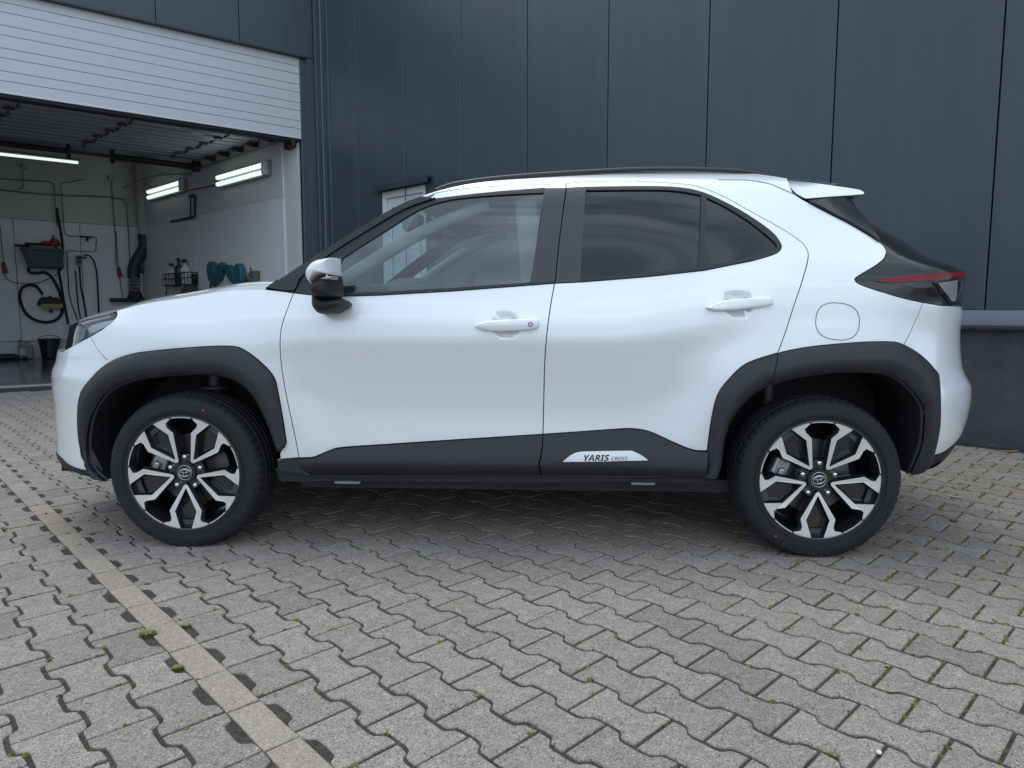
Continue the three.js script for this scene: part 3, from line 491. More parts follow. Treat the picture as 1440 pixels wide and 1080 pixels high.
// bonnet: from seam to seam with a crown
{
  const rows = L(HOODL).map(([s, y]) => P(s, y)), n = rows.length, m = 36, pos = [], idx = [], uv = [];
  for (let i = 0; i < n; i++) for (let j = 0; j <= m; j++) {
    const t = j / m, c = 1 - Math.abs(2 * t - 1), k = i / (n - 1), p = rows[i], rise = 1 - Math.pow(1 - c, 4.5);
    pos.push(Math.max(p[0] - mix(.20, .10, k) * Math.sin(c * Math.PI / 2), -.845), p[1] - .002 + mix(.028, .058, k) * rise, mix(p[2] - .003, 2 * zC - p[2] + .003, t)); uv.push(k, t);
  }
  for (let i = 0; i < n - 1; i++) for (let j = 0; j < m; j++) { const a = i * (m + 1) + j, b = a + m + 1; idx.push(a, b, a + 1, a + 1, b, b + 1); }
  const g = new THREE.BufferGeometry(); g.setAttribute('position', new THREE.Float32BufferAttribute(pos, 3)); g.setAttribute('uv', new THREE.Float32BufferAttribute(uv, 2)); g.setIndex(idx); g.computeVertexNormals();
  mesh('bonnet', g, paint, car);
  // nose under the bonnet edge, down to the bumper
  const ps = [], id = []; for (let j = 0; j <= m; j++) { const a = [pos[3 * j], pos[3 * j + 1], pos[3 * j + 2]]; ps.push(...a, a[0] - .03, .80, a[2]); } for (let j = 0; j < m; j++) id.push(2 * j, 2 * j + 1, 2 * j + 2, 2 * j + 2, 2 * j + 1, 2 * j + 3);
  const g2 = new THREE.BufferGeometry(); g2.setAttribute('position', new THREE.Float32BufferAttribute(ps, 3)); g2.setIndex(id); g2.computeVertexNormals(); mesh('nose_panel', g2, glossBlack, car);
}
// roof, windscreen, tail
const sheet = (edge, fn, m = 24) => {                            // fn(p, t, k): a point between the near edge p and its mirror
  const n = edge.length, pos = [], idx = []; edge.forEach((p, i) => { for (let j = 0; j <= m; j++) pos.push(...fn(p, j / m, i / (n - 1))); });
  for (let i = 0; i < n - 1; i++) for (let j = 0; j < m; j++) { const a = i * (m + 1) + j, b = a + m + 1; idx.push(a, a + 1, b, a + 1, b + 1, b); }
  const g = new THREE.BufferGeometry(); g.setAttribute('position', new THREE.Float32BufferAttribute(pos, 3)); g.setIndex(idx); g.computeVertexNormals(); return g;
};
const bulge = t => 1 - (2 * t - 1) ** 2;
const roofEdge = L(ROOFL).map(q => P(...q)); { const z = roofEdge[roofEdge.length - 1]; roofEdge.push([z[0] + .22, z[1] - .02, z[2] - .02]); }
const across = (p, t) => mix(p[2], 2 * zC - p[2], t);
mesh('roof', sheet(roofEdge, (p, t, k) => [p[0] - (1 - k) * .10 * bulge(t), p[1] - .001 + .022 * bulge(t), across(p, t)]), paint, car);
mesh('headliner', sheet(roofEdge, (p, t) => [p[0], p[1] - .055 + .02 * bulge(t), across(p, t)]), cabinLight, car);
const APIL = curve([[372.5, 404.8], [391, 394], [422.5, 373], [447.5, 356.7], [476.7, 338], [506, 320], [537, 301.5], [568, 285], [591, 276.2]], 3);
const wsEdge = L(APIL).map(q => P(...q));
mesh('windscreen', sheet(wsEdge, (p, t, k) => [p[0] - .05 * bulge(t), p[1] - .010, mix(p[2] - .012, 2 * zC - p[2] + .012, t)]), glassClear, car);
both('front_pillar', panel(L([...APIL, [600, 277.3], [613, 279.5], [568, 295], [506, 331], [464, 358], [440, 374.5], [430, 384], [421, 396], [413, 412], [400, 410]]), { off: .002, gap: .0015 }), glossBlack);
both('pillar_joint', seamTube([[377, 405], [412, 409], [420, 395], [430, 384], [464, 358], [506, 331], [568, 295], [612, 279]], .0022, .004), gapMat);
mesh('cowl', [tube([[.2, 1.07, -.2], [.27, 1.085, -.45], [.19, 1.10, zC], [.27, 1.085, 2 * zC + .45], [.2, 1.07, 2 * zC + .2]].map(p => [p[0] + .08, p[1] - .01, p[2]]), .03, 10, 10)], rubberTrim, car);
mesh('wiper', tube([[.30, 1.10, -.30], [.33, 1.125, -.55], [.28, 1.14, -.95]], .010, 8, 8), rubberTrim, car); mesh('wiper', tube([[.30, 1.09, -.95], [.28, 1.13, -1.2], [.27, 1.14, -1.45]], .010, 8, 8), rubberTrim, car);
{
  const w = T(1191.7, 280);
  both('rear_window', panel([...L([[1134, 283.5], ...QUART.slice(0, 20)]), ...L([[1258, 358]]), [3.34, 1.155], [rearS(1.155), 1.155], [rearS(w[1]), w[1] + .01], [w[0] + .02, w[1] + .01], ...L([[1160, 282]])], { off: -.004, ds: .015, dy: .015 }), glossBlack);
  both('rear_quarter_fin', panel(L([[1136, 284.5], [1160, 281.5], [1191.7, 281], [1198, 289], [1206, 301], [1222, 321], [1232, 333], [1236.5, 341], [1217, 327.5], [1191.7, 312.8], [1158, 295.5]]), { off: .012, gap: .001, thick: .02 }), pillar);
  // roof spoiler
  const z0 = -.335, to = ([px, py]) => new THREE.Vector2(...onPlane(CAR, px, py, z0)), pts = [...curve([[1104, 250], [1140, 255.5], [1170, 260.8], [1198, 265.8], [1208, 268.4]], 3), [1211.5, 271.5], [1210.5, 274.2], [1190, 276], [1160, 278.3], [1130, 281], [1127, 280.5], [1117, 273.5], [1112, 264], [1107.5, 253.5]].map(to);
  const sp = new THREE.ExtrudeGeometry(new THREE.Shape(pts), { depth: 2 * (z0 - zC) - .02, bevelEnabled: true, bevelSize: .003, bevelThickness: .012, bevelSegments: 3, steps: 1 }).translate(0, 0, 2 * zC - z0 + .01), spp = sp.attributes.position; { const yt = Math.max(...pts.map(p => p.y)); for (let i = 0; i < spp.count; i++) { const d = (yt - spp.getY(i)) * .75 - .03; spp.setZ(i, spp.getZ(i) + (spp.getZ(i) > zC ? d : -d)); } sp.computeVertexNormals(); }
  mesh('roof_spoiler', toCreasedNormals(sp, .5), paint, car);
  const un = [[1130, 281.6], [1160, 279], [1209, 274.8], [1196, 281.5], [1170, 284], [1140, 287]].map(to); mesh('spoiler_underside', new THREE.ExtrudeGeometry(new THREE.Shape(un), { depth: 2 * (z0 - zC) - .06, bevelEnabled: false }).translate(0, 0, 2 * zC - z0 + .03), cladDark, car);
}
// roof rails
{ const rail = curve([[614, 268], [628, 262.2], [643, 258.4], [668, 254.6], [696, 251.2], [760, 245.8], [820, 242.2], [887.6, 238.6], [940, 237.8], [990, 238.4], [1038, 240.4], [1062, 243.6], [1074, 246]], 3).map(p => { const [x, y] = onPlane(CAR, p[0], p[1], -.40); return [x, y, -.40]; }); const g = tube(rail, .011, 10, 2); both('roof_rail', g, glossBlack); }

// doors
const dFrontN = group('door'), dFrontF = group('door'), dRearN = group('door'), dRearF = group('door'), DF = [dFrontN, dFrontF], DR = [dRearN, dRearF];
both('door_skin', panel(L([...BELT_F, ...BS.slice(1), ...rev(CLAD_F), ...rev(FD)])), paint, DF);
both('door_top_frame', panel(L([...DT, [796, 264.8], [767, 265.2], [764, 264.6], [711, 268.5], [666.6, 272.9], [637, 276.5], [613, 279.5], [605, 278.5]])), paint, DF);
both('window_frame', panel(L([[436, 414.6], [413, 412], [421, 396], [430, 384], [440, 374.5], [464, 358], [506, 331], [568, 295], [613, 279.5], [637, 276.5], [666.6, 272.9], [711, 268.5], [764, 264.6], [767, 265.2], [764, 270.8], ...curve([[764, 270.8], [711, 273.3], [666.6, 276.6], [631, 281.2], [589.6, 294.5], [533, 329.8], [483, 362]], 3), [477.6, 374], [473.5, 398], [474, 412.5], [473, 417]]), { off: -.001, gap: .0008 }), rubberTrim, DF);
both('belt_moulding', panel(L([[473, 417], [533, 415.3], [637, 409.4], [780, 398.5], [780, 395.8], [745, 397.2], [637, 405.2], [533, 411.2], [474, 412.5]]), { off: .004, gap: .0006 }), rubberTrim, DF);
both('door_pillar', panel(L([[767, 265.2], [796, 264.8], [792, 294], [785.5, 344], [780.5, 395.8], [745, 397.2], [752.5, 353], [760, 309], [764, 270.8]]), { off: .001, gap: .0014 }), pillar, DF);
both('window_glass', panel(L([...curve([[765, 270.2], [711, 272.8], [666.6, 276], [631, 280.6], [589.6, 293.8], [533, 329], [482, 361.4]], 3), [476.8, 374], [472.8, 398], [473, 413.5], [533, 412], [637, 406], [746, 398]]), { off: -.007, gap: 0, thick: .004, edge: false }), glassClear, DF);
both('door_skin', panel(L([...BELT_R, ...WIN_R, ...RD2, ...rev(ARCH_R1.slice(4)), ...rev(CLAD_R), ...rev(BS)])), paint, DR);
both('door_pillar', panel(L([[797, 264.9], [825, 263.1], [823, 284.6], [818.8, 349], [816.4, 391.6], [816, 396.8], [780.8, 398], [786, 344], [792.6, 294]]), { off: .001, gap: .0014 }), pillar, DR);
const gIn = curve([[825, 267.4], [909, 266.6], [952, 268.2], [985.8, 274.3], [994, 278], [1021, 291], [1055.6, 312.6], [1081, 333], [1091.5, 343.5], [1091, 350], [1082, 353.5]], 3);
both('window_frame', panel(L([[825, 263.1], ...rev(WIN_R.slice(0, 31)), [1060, 366.4], [1060, 361.5], [1082, 353.5], ...rev(gIn)]), { off: -.001, gap: .0008 }), rubberTrim, DR);
both('belt_moulding', panel(L([[816, 396.8], [909, 389.4], [990, 380.4], [1060, 366.4], [1060, 361.5], [989.7, 374.4], [981.5, 376.4], [909, 384.8], [816.4, 391.6]]), { off: .004, gap: .0006 }), rubberTrim, DR);
both('window_divider', panel(L([[985.8, 274.3], [994, 278], [991.2, 327.6], [989.7, 374.4], [981.5, 376.4], [984, 327]]), { off: .002, gap: .0004 }), rubberTrim, DR);
both('window_glass', panel(L([...gIn, [1060, 362.5], [989.7, 375], [981.5, 377], [909, 385.4], [816, 392.2], [818.3, 349], [822.5, 284.6]]), { off: -.007, gap: 0, edge: false }), glassTint, DR);
// cladding
const cladOff = (() => { const t = tab([[.26, -.03], [.30, -.012], [.345, .024], [.362, .030], [.45, .014], [.50, .004]]); return (s, y) => t(y); })();
both('door_cladding', panel(L([...CLAD_F, [761.8, 632], [757.3, 651], [760.3, 669], [443, 669.3], [422.5, 655.5]]), { off: cladOff, ds: .02, dy: .008, gap: .0012, thick: .03 }), clad, DF);
both('door_cladding', panel(L([...CLAD_R, [990, 671], [761.4, 668.8], [758.6, 651], [762.8, 632]]), { off: cladOff, ds: .02, dy: .008, gap: .0012, thick: .03 }), clad, DR);
both('fender_cladding', panel(L([[394.5, 645.5], [420.7, 643.8], [422, 656], [440, 668.5], [390, 660]]), { off: .006, gap: .0012, thick: .03 }), clad);
both('sill', panel(L([[384, 660], [443, 670.2], [760, 670.2], [1005, 671.8], [1004, 680], [760, 680.5], [392, 678]]), { off: -.016, gap: 0, thick: .1 }), cladDark);
both('sill_lip', tube([[430, 669.5], [443, 669.8], [600, 669.8], [760, 669.9], [1000, 671.3]].map(p => onBody(...p, -.008)), .0035, 6, 6), clad);
for (const [a, b, y] of [[470, 506, 678], [888, 922, 679.6]]) { const p = onBody(a, y, .0), q = onBody(b, y, .0); both('jack_point', rbox(q.x - p.x, .009, .02, (p.x + q.x) / 2, p.y - .003, p.z - .012, .002), std(.20, .21, .225, .5)); }
const segDist = (p, line) => { let d = 9; for (let i = 0; i < line.length - 1; i++) { const a = line[i], b = line[i + 1], x = b[0] - a[0], y = b[1] - a[1], t = clamp(((p[0] - a[0]) * x + (p[1] - a[1]) * y) / (x * x + y * y || 1)); d = Math.min(d, Math.hypot(p[0] - a[0] - x * t, p[1] - a[1] - y * t)); } return d; };
const archProfile = tab([[0, .004], [.05, .013], [.5, .034], [.62, .036], [.9, .026], [1, .012]]);
const arch = (outer, inner, ends) => { const o = L(outer), i = L(inner); return panel([...o, ...L(ends), ...rev(i)], { off: (s, y) => { const a = segDist([s, y], o), b = segDist([s, y], i); return archProfile(a / (a + b + 1e-6)); }, ds: .014, dy: .014, gap: .001, thick: .05 }); };
both('wheel_arch_trim', arch(ARCH_F, ARCH_FI, [[392.5, 635]]), clad);
both('wheel_arch_trim', arch(rev(ARCH_R1), rev(ARCH_RI1), [[1007, 671]]), clad, DR);
both('wheel_arch_trim', arch(ARCH_R2, ARCH_RI2, []), clad);
// badge plate and its lettering
const font = await new FontLoader().loadAsync('fonts/droid/droid_sans_bold.typeface.json'), fontR = await new FontLoader().loadAsync('fonts/droid/droid_sans_regular.typeface.json');
{
  const at = (px, py, o) => onBody(px, py, cladOff(0, T(px, py)[1]) + o), fill = pts => { const v = pts.map(p => at(...p, p[2] ?? .004)), s = new THREE.Shape(v.map(q => new THREE.Vector2(q.x, q.y))); return [s, v]; };
  const lay = (pts, o, mat, name) => { const g = panel(L(pts), { off: (s, y) => cladOff(s, y) + o, ds: .03, dy: .006, gap: 0, thick: .004 }); mesh(name, g, mat, dRearN); };
  lay([[778, 650], [790, 642.5], [809, 632.6], [840, 630.5], [872, 629.3], [889, 629.6], [903, 636.5], [923, 647.5], [880, 649]], .0012, rubberTrim, 'badge_recess');
  lay([[791, 647.6], [796, 643], [803, 638], [810, 635], [818, 633.7], [850, 633], [888, 632.6], [899.5, 637.4], [906, 641.5], [911.5, 645.6], [850, 647]], .0030, silver, 'badge_plate');
  const word = (text, f, x0, x1, yb, h, slant) => {
    const g = new TextGeometry(text, { font: f, size: 1, depth: .02, curveSegments: 4 }); g.computeBoundingBox(); const b = g.boundingBox, a = at(x0, yb, .004), c = at(x1, yb - .2, .004), e = at(x0, yb - h, .004), sy = (e.y - a.y) / (b.max.y - b.min.y), sx = (c.x - a.x - slant * (e.y - a.y)) / (b.max.x - b.min.x);
    g.translate(-b.min.x, -b.min.y, 0).scale(sx, sy, .05); const p = g.attributes.position; for (let i = 0; i < p.count; i++) p.setXYZ(i, a.x + p.getX(i) + slant * p.getY(i), a.y + p.getY(i) + (c.y - a.y) * p.getX(i) / (c.x - a.x), 0 + p.getZ(i) + mix(a.z, e.z, p.getY(i) / (e.y - a.y)) + .0004);
    mesh('badge_lettering', g, M.black, dRearN);
  };
  word('YARIS', font, 818.5, 856.5, 646.2, 8.2, .28); word('CROSS', fontR, 858.5, 882.5, 645.6, 5.0, .28);
}
// handles
const handle = (pts, pair, key) => { const z = onBody(...pts[0]).z + .004, v = curve(pts, 3).map(p => new THREE.Vector2(...onPlane(CAR, p[0], p[1], z + .02))); const g = new THREE.ExtrudeGeometry(new THREE.Shape(v), { depth: .012, bevelSize: .004, bevelOffset: -.004, bevelThickness: .011, bevelSegments: 5, curveSegments: 6 }).translate(0, 0, z); both('handle', toCreasedNormals(g, .9), paint, pair); if (key) { const k = onPlane(CAR, ...key, z + .03); mesh('lock_cover', [cyl(.008, .008, .004, 0, 0, 0, 18).rotateX(Math.PI / 2).translate(k[0], k[1], z + .0235)], silver, pair[0]); mesh('lock_slot', [new THREE.TorusGeometry(.0078, .0012, 6, 20).translate(k[0], k[1], z + .0252)], gapMat, pair[0]); } };
handle([[668, 458.8], [674, 454.2], [691.8, 450.8], [725.8, 449], [750, 448.4], [757.4, 450.5], [758.4, 455], [757, 460.5], [749.5, 463.6], [725, 465.4], [696, 466.4], [676, 463.4]], DF, [746, 456]);
handle([[995, 432.3], [1005, 427], [1021, 422.2], [1055.6, 419.2], [1080, 417.4], [1087, 419], [1088, 424], [1085.5, 429.3], [1055.6, 434], [1030, 436.4], [1010, 437.4], [1000, 436]], DR);
// fuel flap, bumper joints
{ const ring = []; for (let i = 0; i < 28; i++) { const a = i / 28 * Math.PI * 2, c = Math.cos(a), s = Math.sin(a), r = Math.pow(Math.abs(c) ** 2.5 + Math.abs(s) ** 2.5, -1 / 2.5); ring.push(onBody(1177.8 + 30.5 * c * r - s * r * 2, 452 + 25.8 * s * r + c * 3 * r, .0003)); } mesh('fuel_flap_joint', new THREE.TubeGeometry(new THREE.CatmullRomCurve3(ring, true), 120, .0013, 6, true), gapMat, car); }
both('roof_ditch', seamTube([[1010, 253], [1050, 253.5], [1080, 258], [1100, 266], [1114, 272]], .0022, .0004), std(.35, .37, .4, .4));

// lamps
{
  const up = T(150, 440.5);
  both('headlamp_housing', panel([...L([...LAMP_LOW, [164, 440.4], [152, 440.8], [131, 445.4], [115, 449.5], [103, 454], [95, 460]]), [T(92, 462)[0] - .06, .925], [T(88, 494)[0] - .14, .80]], { off: -.03, gap: .001, thick: .02 }), std(.03, .032, .036, .3));
  both('headlamp_lens', panel([...L([...LAMP_LOW, [164, 439.8], [152, 440.4], [131, 445], [115, 449], [103, 453.5], [95, 459.5]]), [T(92, 462)[0] - .06, .93], [T(88, 494)[0] - .14, .80]], { off: .0015, gap: .001, edge: false }), lens);
  both('running_light', [panel(L([[150, 443.2], [118, 451.6], [110, 454.6], [108.5, 453.6], [117, 450], [131, 446.3], [150, 442]]), { off: -.016, gap: 0 }), panel(L([[104.5, 456.5], [100.5, 470], [97.6, 485], [96.2, 485.6], [98.6, 469], [102.6, 456.8]]), { off: -.016, gap: 0 })], std(.42, .44, .46, .3));
  both('reflector', [panel(L([[158, 446], [140, 458], [126, 466], [117, 468], [115, 460], [120, 455.4], [140, 449.5]]), { off: -.026, gap: 0 })], std(.30, .32, .34, .3, { metalness: .5 }));
  both('headlamp_projector', [panel(L([[113, 462], [111, 474], [103, 481], [104, 466], [108, 459]]), { off: -.022, gap: 0 })], glossBlack);
}
{
  const q = T(1335, 385), s2 = q[0] + .14;
  const top = [...L([[1246.3, 355.4], [1254, 357], [1262, 358.5]]), [3.33, 1.158], [3.52, 1.15]];
  both('tail_lamp_housing', panel([...L(LAMP_R), ...L([[1322.6, 429.6], [1343, 430.4]]), [3.5, 1.0], [rearS(1), 1.0], [rearS(1.14), 1.145], ...rev(top), ...L(QUART.slice(18))], { ds: .014, dy: .012 }), glossBlack);
  both('tail_lamp_bar', panel([...L([[1231, 395.4], [1241, 393.2], [1282, 388.2], [1320, 385], [1345, 383.6]]), [3.52, T(1345, 383)[1]], [rearS(1.11), 1.125], [rearS(1.11), 1.10], [3.52, T(1345, 391)[1]], ...L([[1340, 389.8], [1313, 393.6], [1280, 396.2], [1254, 397.8], [1241, 397.4]])], { off: .004, gap: 0, ds: .014, dy: .01 }), redLens);
  both('reversing_lamp', panel(L([[1318, 398], [1338, 395], [1346, 394], [1345, 410], [1343, 423], [1337.4, 424]]), { off: .003, gap: 0 }), std(.36, .37, .39, .25, { metalness: .3 }));
  both('lamp_bezel', panel(L([[1312, 396.6], [1318, 398], [1337.4, 424], [1338, 428.5], [1333, 426], [1322, 411]]), { off: .004, gap: 0 }), glossBlack);
  both('lamp_fin', panel(L([[1268, 401], [1306, 398], [1314, 404], [1290, 405]]), { off: .003, gap: 0 }), std(.06, .065, .075, .3));
}
// mirror: rounded shells
{
  const pair = [group('wing_mirror'), group('wing_mirror')];
  const dome = (pts, z0, depth, flat = .55, rings = 9) => {       // an outline that swells outwards into a rounded shell
    const o = curve([...pts, pts[0]], 4).slice(0, -1).map(p => onPlane(CAR, p[0], p[1], z0 + depth * .6)), n = o.length, c = [0, 1].map(k => o.reduce((t, p) => t + p[k], 0) / n), pos = [], idx = [];
    for (let k = 0; k <= rings; k++) { const f = k / rings * Math.PI / 2, sc = Math.pow(Math.cos(f), flat), z = z0 + depth * Math.pow(Math.sin(f), .8); for (const p of o) pos.push(c[0] + (p[0] - c[0]) * sc, c[1] + (p[1] - c[1]) * sc, z); }
    for (const p of o) pos.push(c[0] + (p[0] - c[0]) * .9, c[1] + (p[1] - c[1]) * .9, z0 - .02);
    const quad = (r, q) => { for (let i = 0; i < n; i++) { const j = (i + 1) % n, A = r * n + i, B = r * n + j, C = q * n + i, D = q * n + j; idx.push(A, C, B, B, C, D); } };
    for (let k = 0; k < rings; k++) quad(k, k + 1); quad(rings + 1, 0);
    const g = new THREE.BufferGeometry(); g.setAttribute('position', new THREE.Float32BufferAttribute(pos, 3)); g.setIndex(idx); g.computeVertexNormals();
    const a2 = area2(o); if (a2 > 0) { const ix = g.index.array; for (let i = 0; i < ix.length; i += 3) { const t = ix[i + 1]; ix[i + 1] = ix[i + 2]; ix[i + 2] = t; } g.computeVertexNormals(); }
    return g.toNonIndexed();
  };
  both('mirror_cap', dome([[429.5, 387], [431, 380], [434.5, 374], [440, 367.8], [447, 363.8], [457, 361.6], [467, 360.8], [468.8, 364], [469.4, 376], [469.2, 386.6], [460, 387.4], [450, 389.6], [443, 395], [438.6, 401], [434.4, 398], [431, 393]], .03, .16), white, pair);
  both('mirror_body', dome([[437.4, 402], [441, 396.4], [447, 391.2], [456, 388], [466, 387], [470, 387.4], [471.6, 398], [472.4, 412], [470.5, 417.6], [462, 420], [450, 419.4], [440, 416], [435.6, 410.4]], .02, .165), cladDark, pair);
  both('mirror_arm', dome([[436.8, 412], [445, 416], [460, 419], [469, 418.6], [476, 420.6], [483, 424], [486, 427.4], [484, 431.4], [475.4, 437], [468, 440.6], [456, 441.6], [446.6, 441.2], [440.5, 435], [437, 427]], -.02, .15), cladDark, pair);
  both('turn_signal', dome([[448.5, 392.6], [455, 389.6], [463, 388.2], [468.6, 388], [469.2, 392.6], [463, 393.8], [455, 394.4]], .12, .068, .4, 5), std(.40, .385, .36, .2, { metalness: .5 }), pair);
  const f = onBody(474, 405); both('mirror_foot', [rbox(.09, .05, .08, f.x - .02, f.y - .01, f.z + .03, .015)], cladDark, pair);
  both('mirror_glass', [rbox(.006, .07, .10, onPlane(CAR, 464, 392, .1)[0], onPlane(CAR, 464, 392, .1)[1] + .03, .09, .002)], chrome, pair);
}
// inside: trims, floor, seats, dash, wheel
{
  const pg = (pts, z) => { const s = new THREE.Shape(pts.map(p => new THREE.Vector2(...p))); return new THREE.ExtrudeGeometry(s, { depth: .02, bevelEnabled: false }).translate(0, 0, z); };
  both('door_lining', [pg([[.42, .26], [1.28, .26], [1.28, 1.045], [.9, 1.02], [.46, 1.0]], -.16)], cabin, DF); both('door_lining', [pg([[1.31, .26], [2.05, .26], [2.32, .75], [2.45, 1.08], [1.31, 1.045]], -.16)], cabin, DR);
  both('inner_quarter', [pg([[2.3, .75], [3.0, .75], [3.0, 1.12], [2.75, 1.40], [2.55, 1.42], [2.62, 1.2], [2.45, 1.08]], -.27)], cabin);
  mesh('floor_pan', [box(2.35, .05, 1.5, 1.62, .255, zC), box(.8, .06, 1.0, 2.6, .42, zC), box(.7, .05, .9, -.35, .30, zC), box(.06, .7, 1.4, .42, .62, zC)], cladDark, car);
  mesh('engine_block', [box(.95, .42, .8, -.15, .60, zC)], gapMat, car);
  mesh('luggage_floor', [box(.7, .3, .9, 2.75, .62, zC), box(.06, .4, 1.0, 3.0, .9, zC)], cabin, car);
  const dash = new THREE.Shape([[.42, .62], [.95, .62], [.98, .80], [.90, .99], [.80, 1.06], [.62, 1.085], [.45, 1.06]].map(p => new THREE.Vector2(...p)));
  mesh('dashboard', toCreasedNormals(new THREE.ExtrudeGeometry(dash, { depth: 1.36, bevelSize: .02, bevelThickness: .02, bevelSegments: 3 }).translate(0, 0, zC - .68), .6), cabin, car);
  mesh('instrument_hood', toCreasedNormals(new THREE.SphereGeometry(.17, 20, 12, 0, Math.PI * 2, 0, Math.PI / 2).scale(1.0, .55, 1.1).translate(.86, 1.035, -.50), .8), cabin, car);
  mesh('centre_screen', [rbox(.02, .17, .26, .93, 1.08, zC, .008)], glossBlack, car);
  const wc = [1.07, .985, -.50], ring = new THREE.TorusGeometry(.175, .016, 12, 40).rotateY(Math.PI / 2).rotateZ(-.42 + .0).translate(...wc); mesh('steering_wheel', ring, cabin, car);
  mesh('steering_hub', [new THREE.SphereGeometry(.08, 18, 12).scale(.5, .85, 1).rotateZ(-.42).translate(wc[0] - .02, wc[1], wc[2]), rbox(.03, .04, .33, wc[0] - .01, wc[1], wc[2], .012).rotateZ(0), rbox(.03, .16, .05, wc[0] - .03, wc[1] - .08, wc[2], .012)], std(.06, .062, .07, .5), car);
  mesh('steering_column', [cyl(.045, .055, .3, 0, 0, 0, 14).rotateZ(Math.PI / 2 - .42).translate(wc[0] - .17, wc[1] - .07, wc[2])], cabin, car);
  const seat = (x, z, w) => [rbox(.50, .14, w, x, .62, z, .05, 3), rbox(.13, .62, w, 0, 0, 0, .055, 3).rotateZ(-.30).translate(x + .33, .93, z), rbox(.09, .17, w * .5, 0, 0, 0, .04, 3).rotateZ(-.2).translate(x + .47, 1.31, z)];
  for (const z of [-.50, 2 * zC + .50]) mesh('seat', seat(1.20, z, .48), std(.05, .051, .055, .9), car);
  mesh('rear_bench', [...seat(2.02, zC, 1.2).slice(0, 2), rbox(.08, .14, .26, 2.48, 1.27, -.5, .035, 3), rbox(.08, .14, .26, 2.48, 1.27, 2 * zC + .5, .035, 3)], std(.05, .051, .055, .9), car);
  mesh('interior_mirror', [rbox(.045, .075, .25, .92, 1.385, zC + .03, .02, 3), cyl(.012, .012, .1, .88, 1.45, zC, 10), rbox(.10, .09, .12, .80, 1.425, zC, .02)], std(.045, .047, .052, .5), car);
  both('pillar_trim', [tube([[.62, 1.08, -.17], [.80, 1.2, -.21], [1.0, 1.32, -.26], [1.25, 1.43, -.31]].map(p => [p[0] - .02, p[1], p[2]]), .028, 8, 5), rbox(.10, .42, .05, 0, 0, 0, .02).rotateZ(.08).translate(1.41, 1.25, -.32), rbox(1.1, .04, .05, 1.75, 1.46, -.42, .02)], cabinLight);
  mesh('underbody', [box(1.9, .07, 1.25, 1.28, .243, zC), box(.9, .08, 1.1, -.3, .28, zC), box(.6, .10, 1.0, 2.72, .33, zC)], gapMat, car);
  mesh('silencer', [rbox(.3, .14, .6, 2.85, .32, zC - .1, .05, 3), cyl(.03, .03, 1.7, 0, 0, 0, 12).rotateZ(Math.PI / 2).translate(2.1, .22, zC + .2)], darkMetal(), car);
}
function darkMetal() { return std(.09, .09, .095, .5, { metalness: .5 }); }
// wheel wells
const liner = (inner, x0) => {
  const pts = L(inner).map(q => P(...q)), pos = [], zi = -.40; const q = p => [x0 + (p[0] - x0) * 1.0, p[1], zi];
  for (let i = 0; i < pts.length - 1; i++) { const a = pts[i], b = pts[i + 1], ao = [a[0], a[1], a[2] + .006], bo = [b[0], b[1], b[2] + .006], c = q(a), d = q(b); pos.push(...ao, ...bo, ...c, ...bo, ...d, ...c); pos.push(...c, ...d, x0, .25, zi); }
  const g = new THREE.BufferGeometry(); g.setAttribute('position', new THREE.Float32BufferAttribute(pos, 3)); g.computeVertexNormals(); return toCreasedNormals(g, .7);
};
both('wheel_well', liner(ARCH_FI, 0), std(.016, .017, .019, .75, { side: THREE.DoubleSide })); both('wheel_well', liner([...ARCH_RI1, ...ARCH_RI2], WB), std(.016, .017, .019, .75, { side: THREE.DoubleSide }));
both('arch_lip', tube(L(ARCH_FI).map(q => { const p = P(...q); return [p[0], p[1], p[2] - .004]; }), .009, 6, 1), clad); both('arch_lip', tube(L([...ARCH_RI1, ...ARCH_RI2.slice(1)]).map(q => { const p = P(...q); return [p[0], p[1], p[2] - .004]; }), .009, 6, 1), clad);
both('suspension_strut', [cyl(.03, .03, .35, .02, .52, -.27, 12), new THREE.TorusGeometry(.055, .009, 8, 20).rotateX(Math.PI / 2).translate(.02, .60, -.27), new THREE.TorusGeometry(.055, .009, 8, 20).rotateX(Math.PI / 2).translate(.02, .64, -.27), cyl(.025, .035, .4, WB - .12, .50, -.30, 12)], darkMetal());

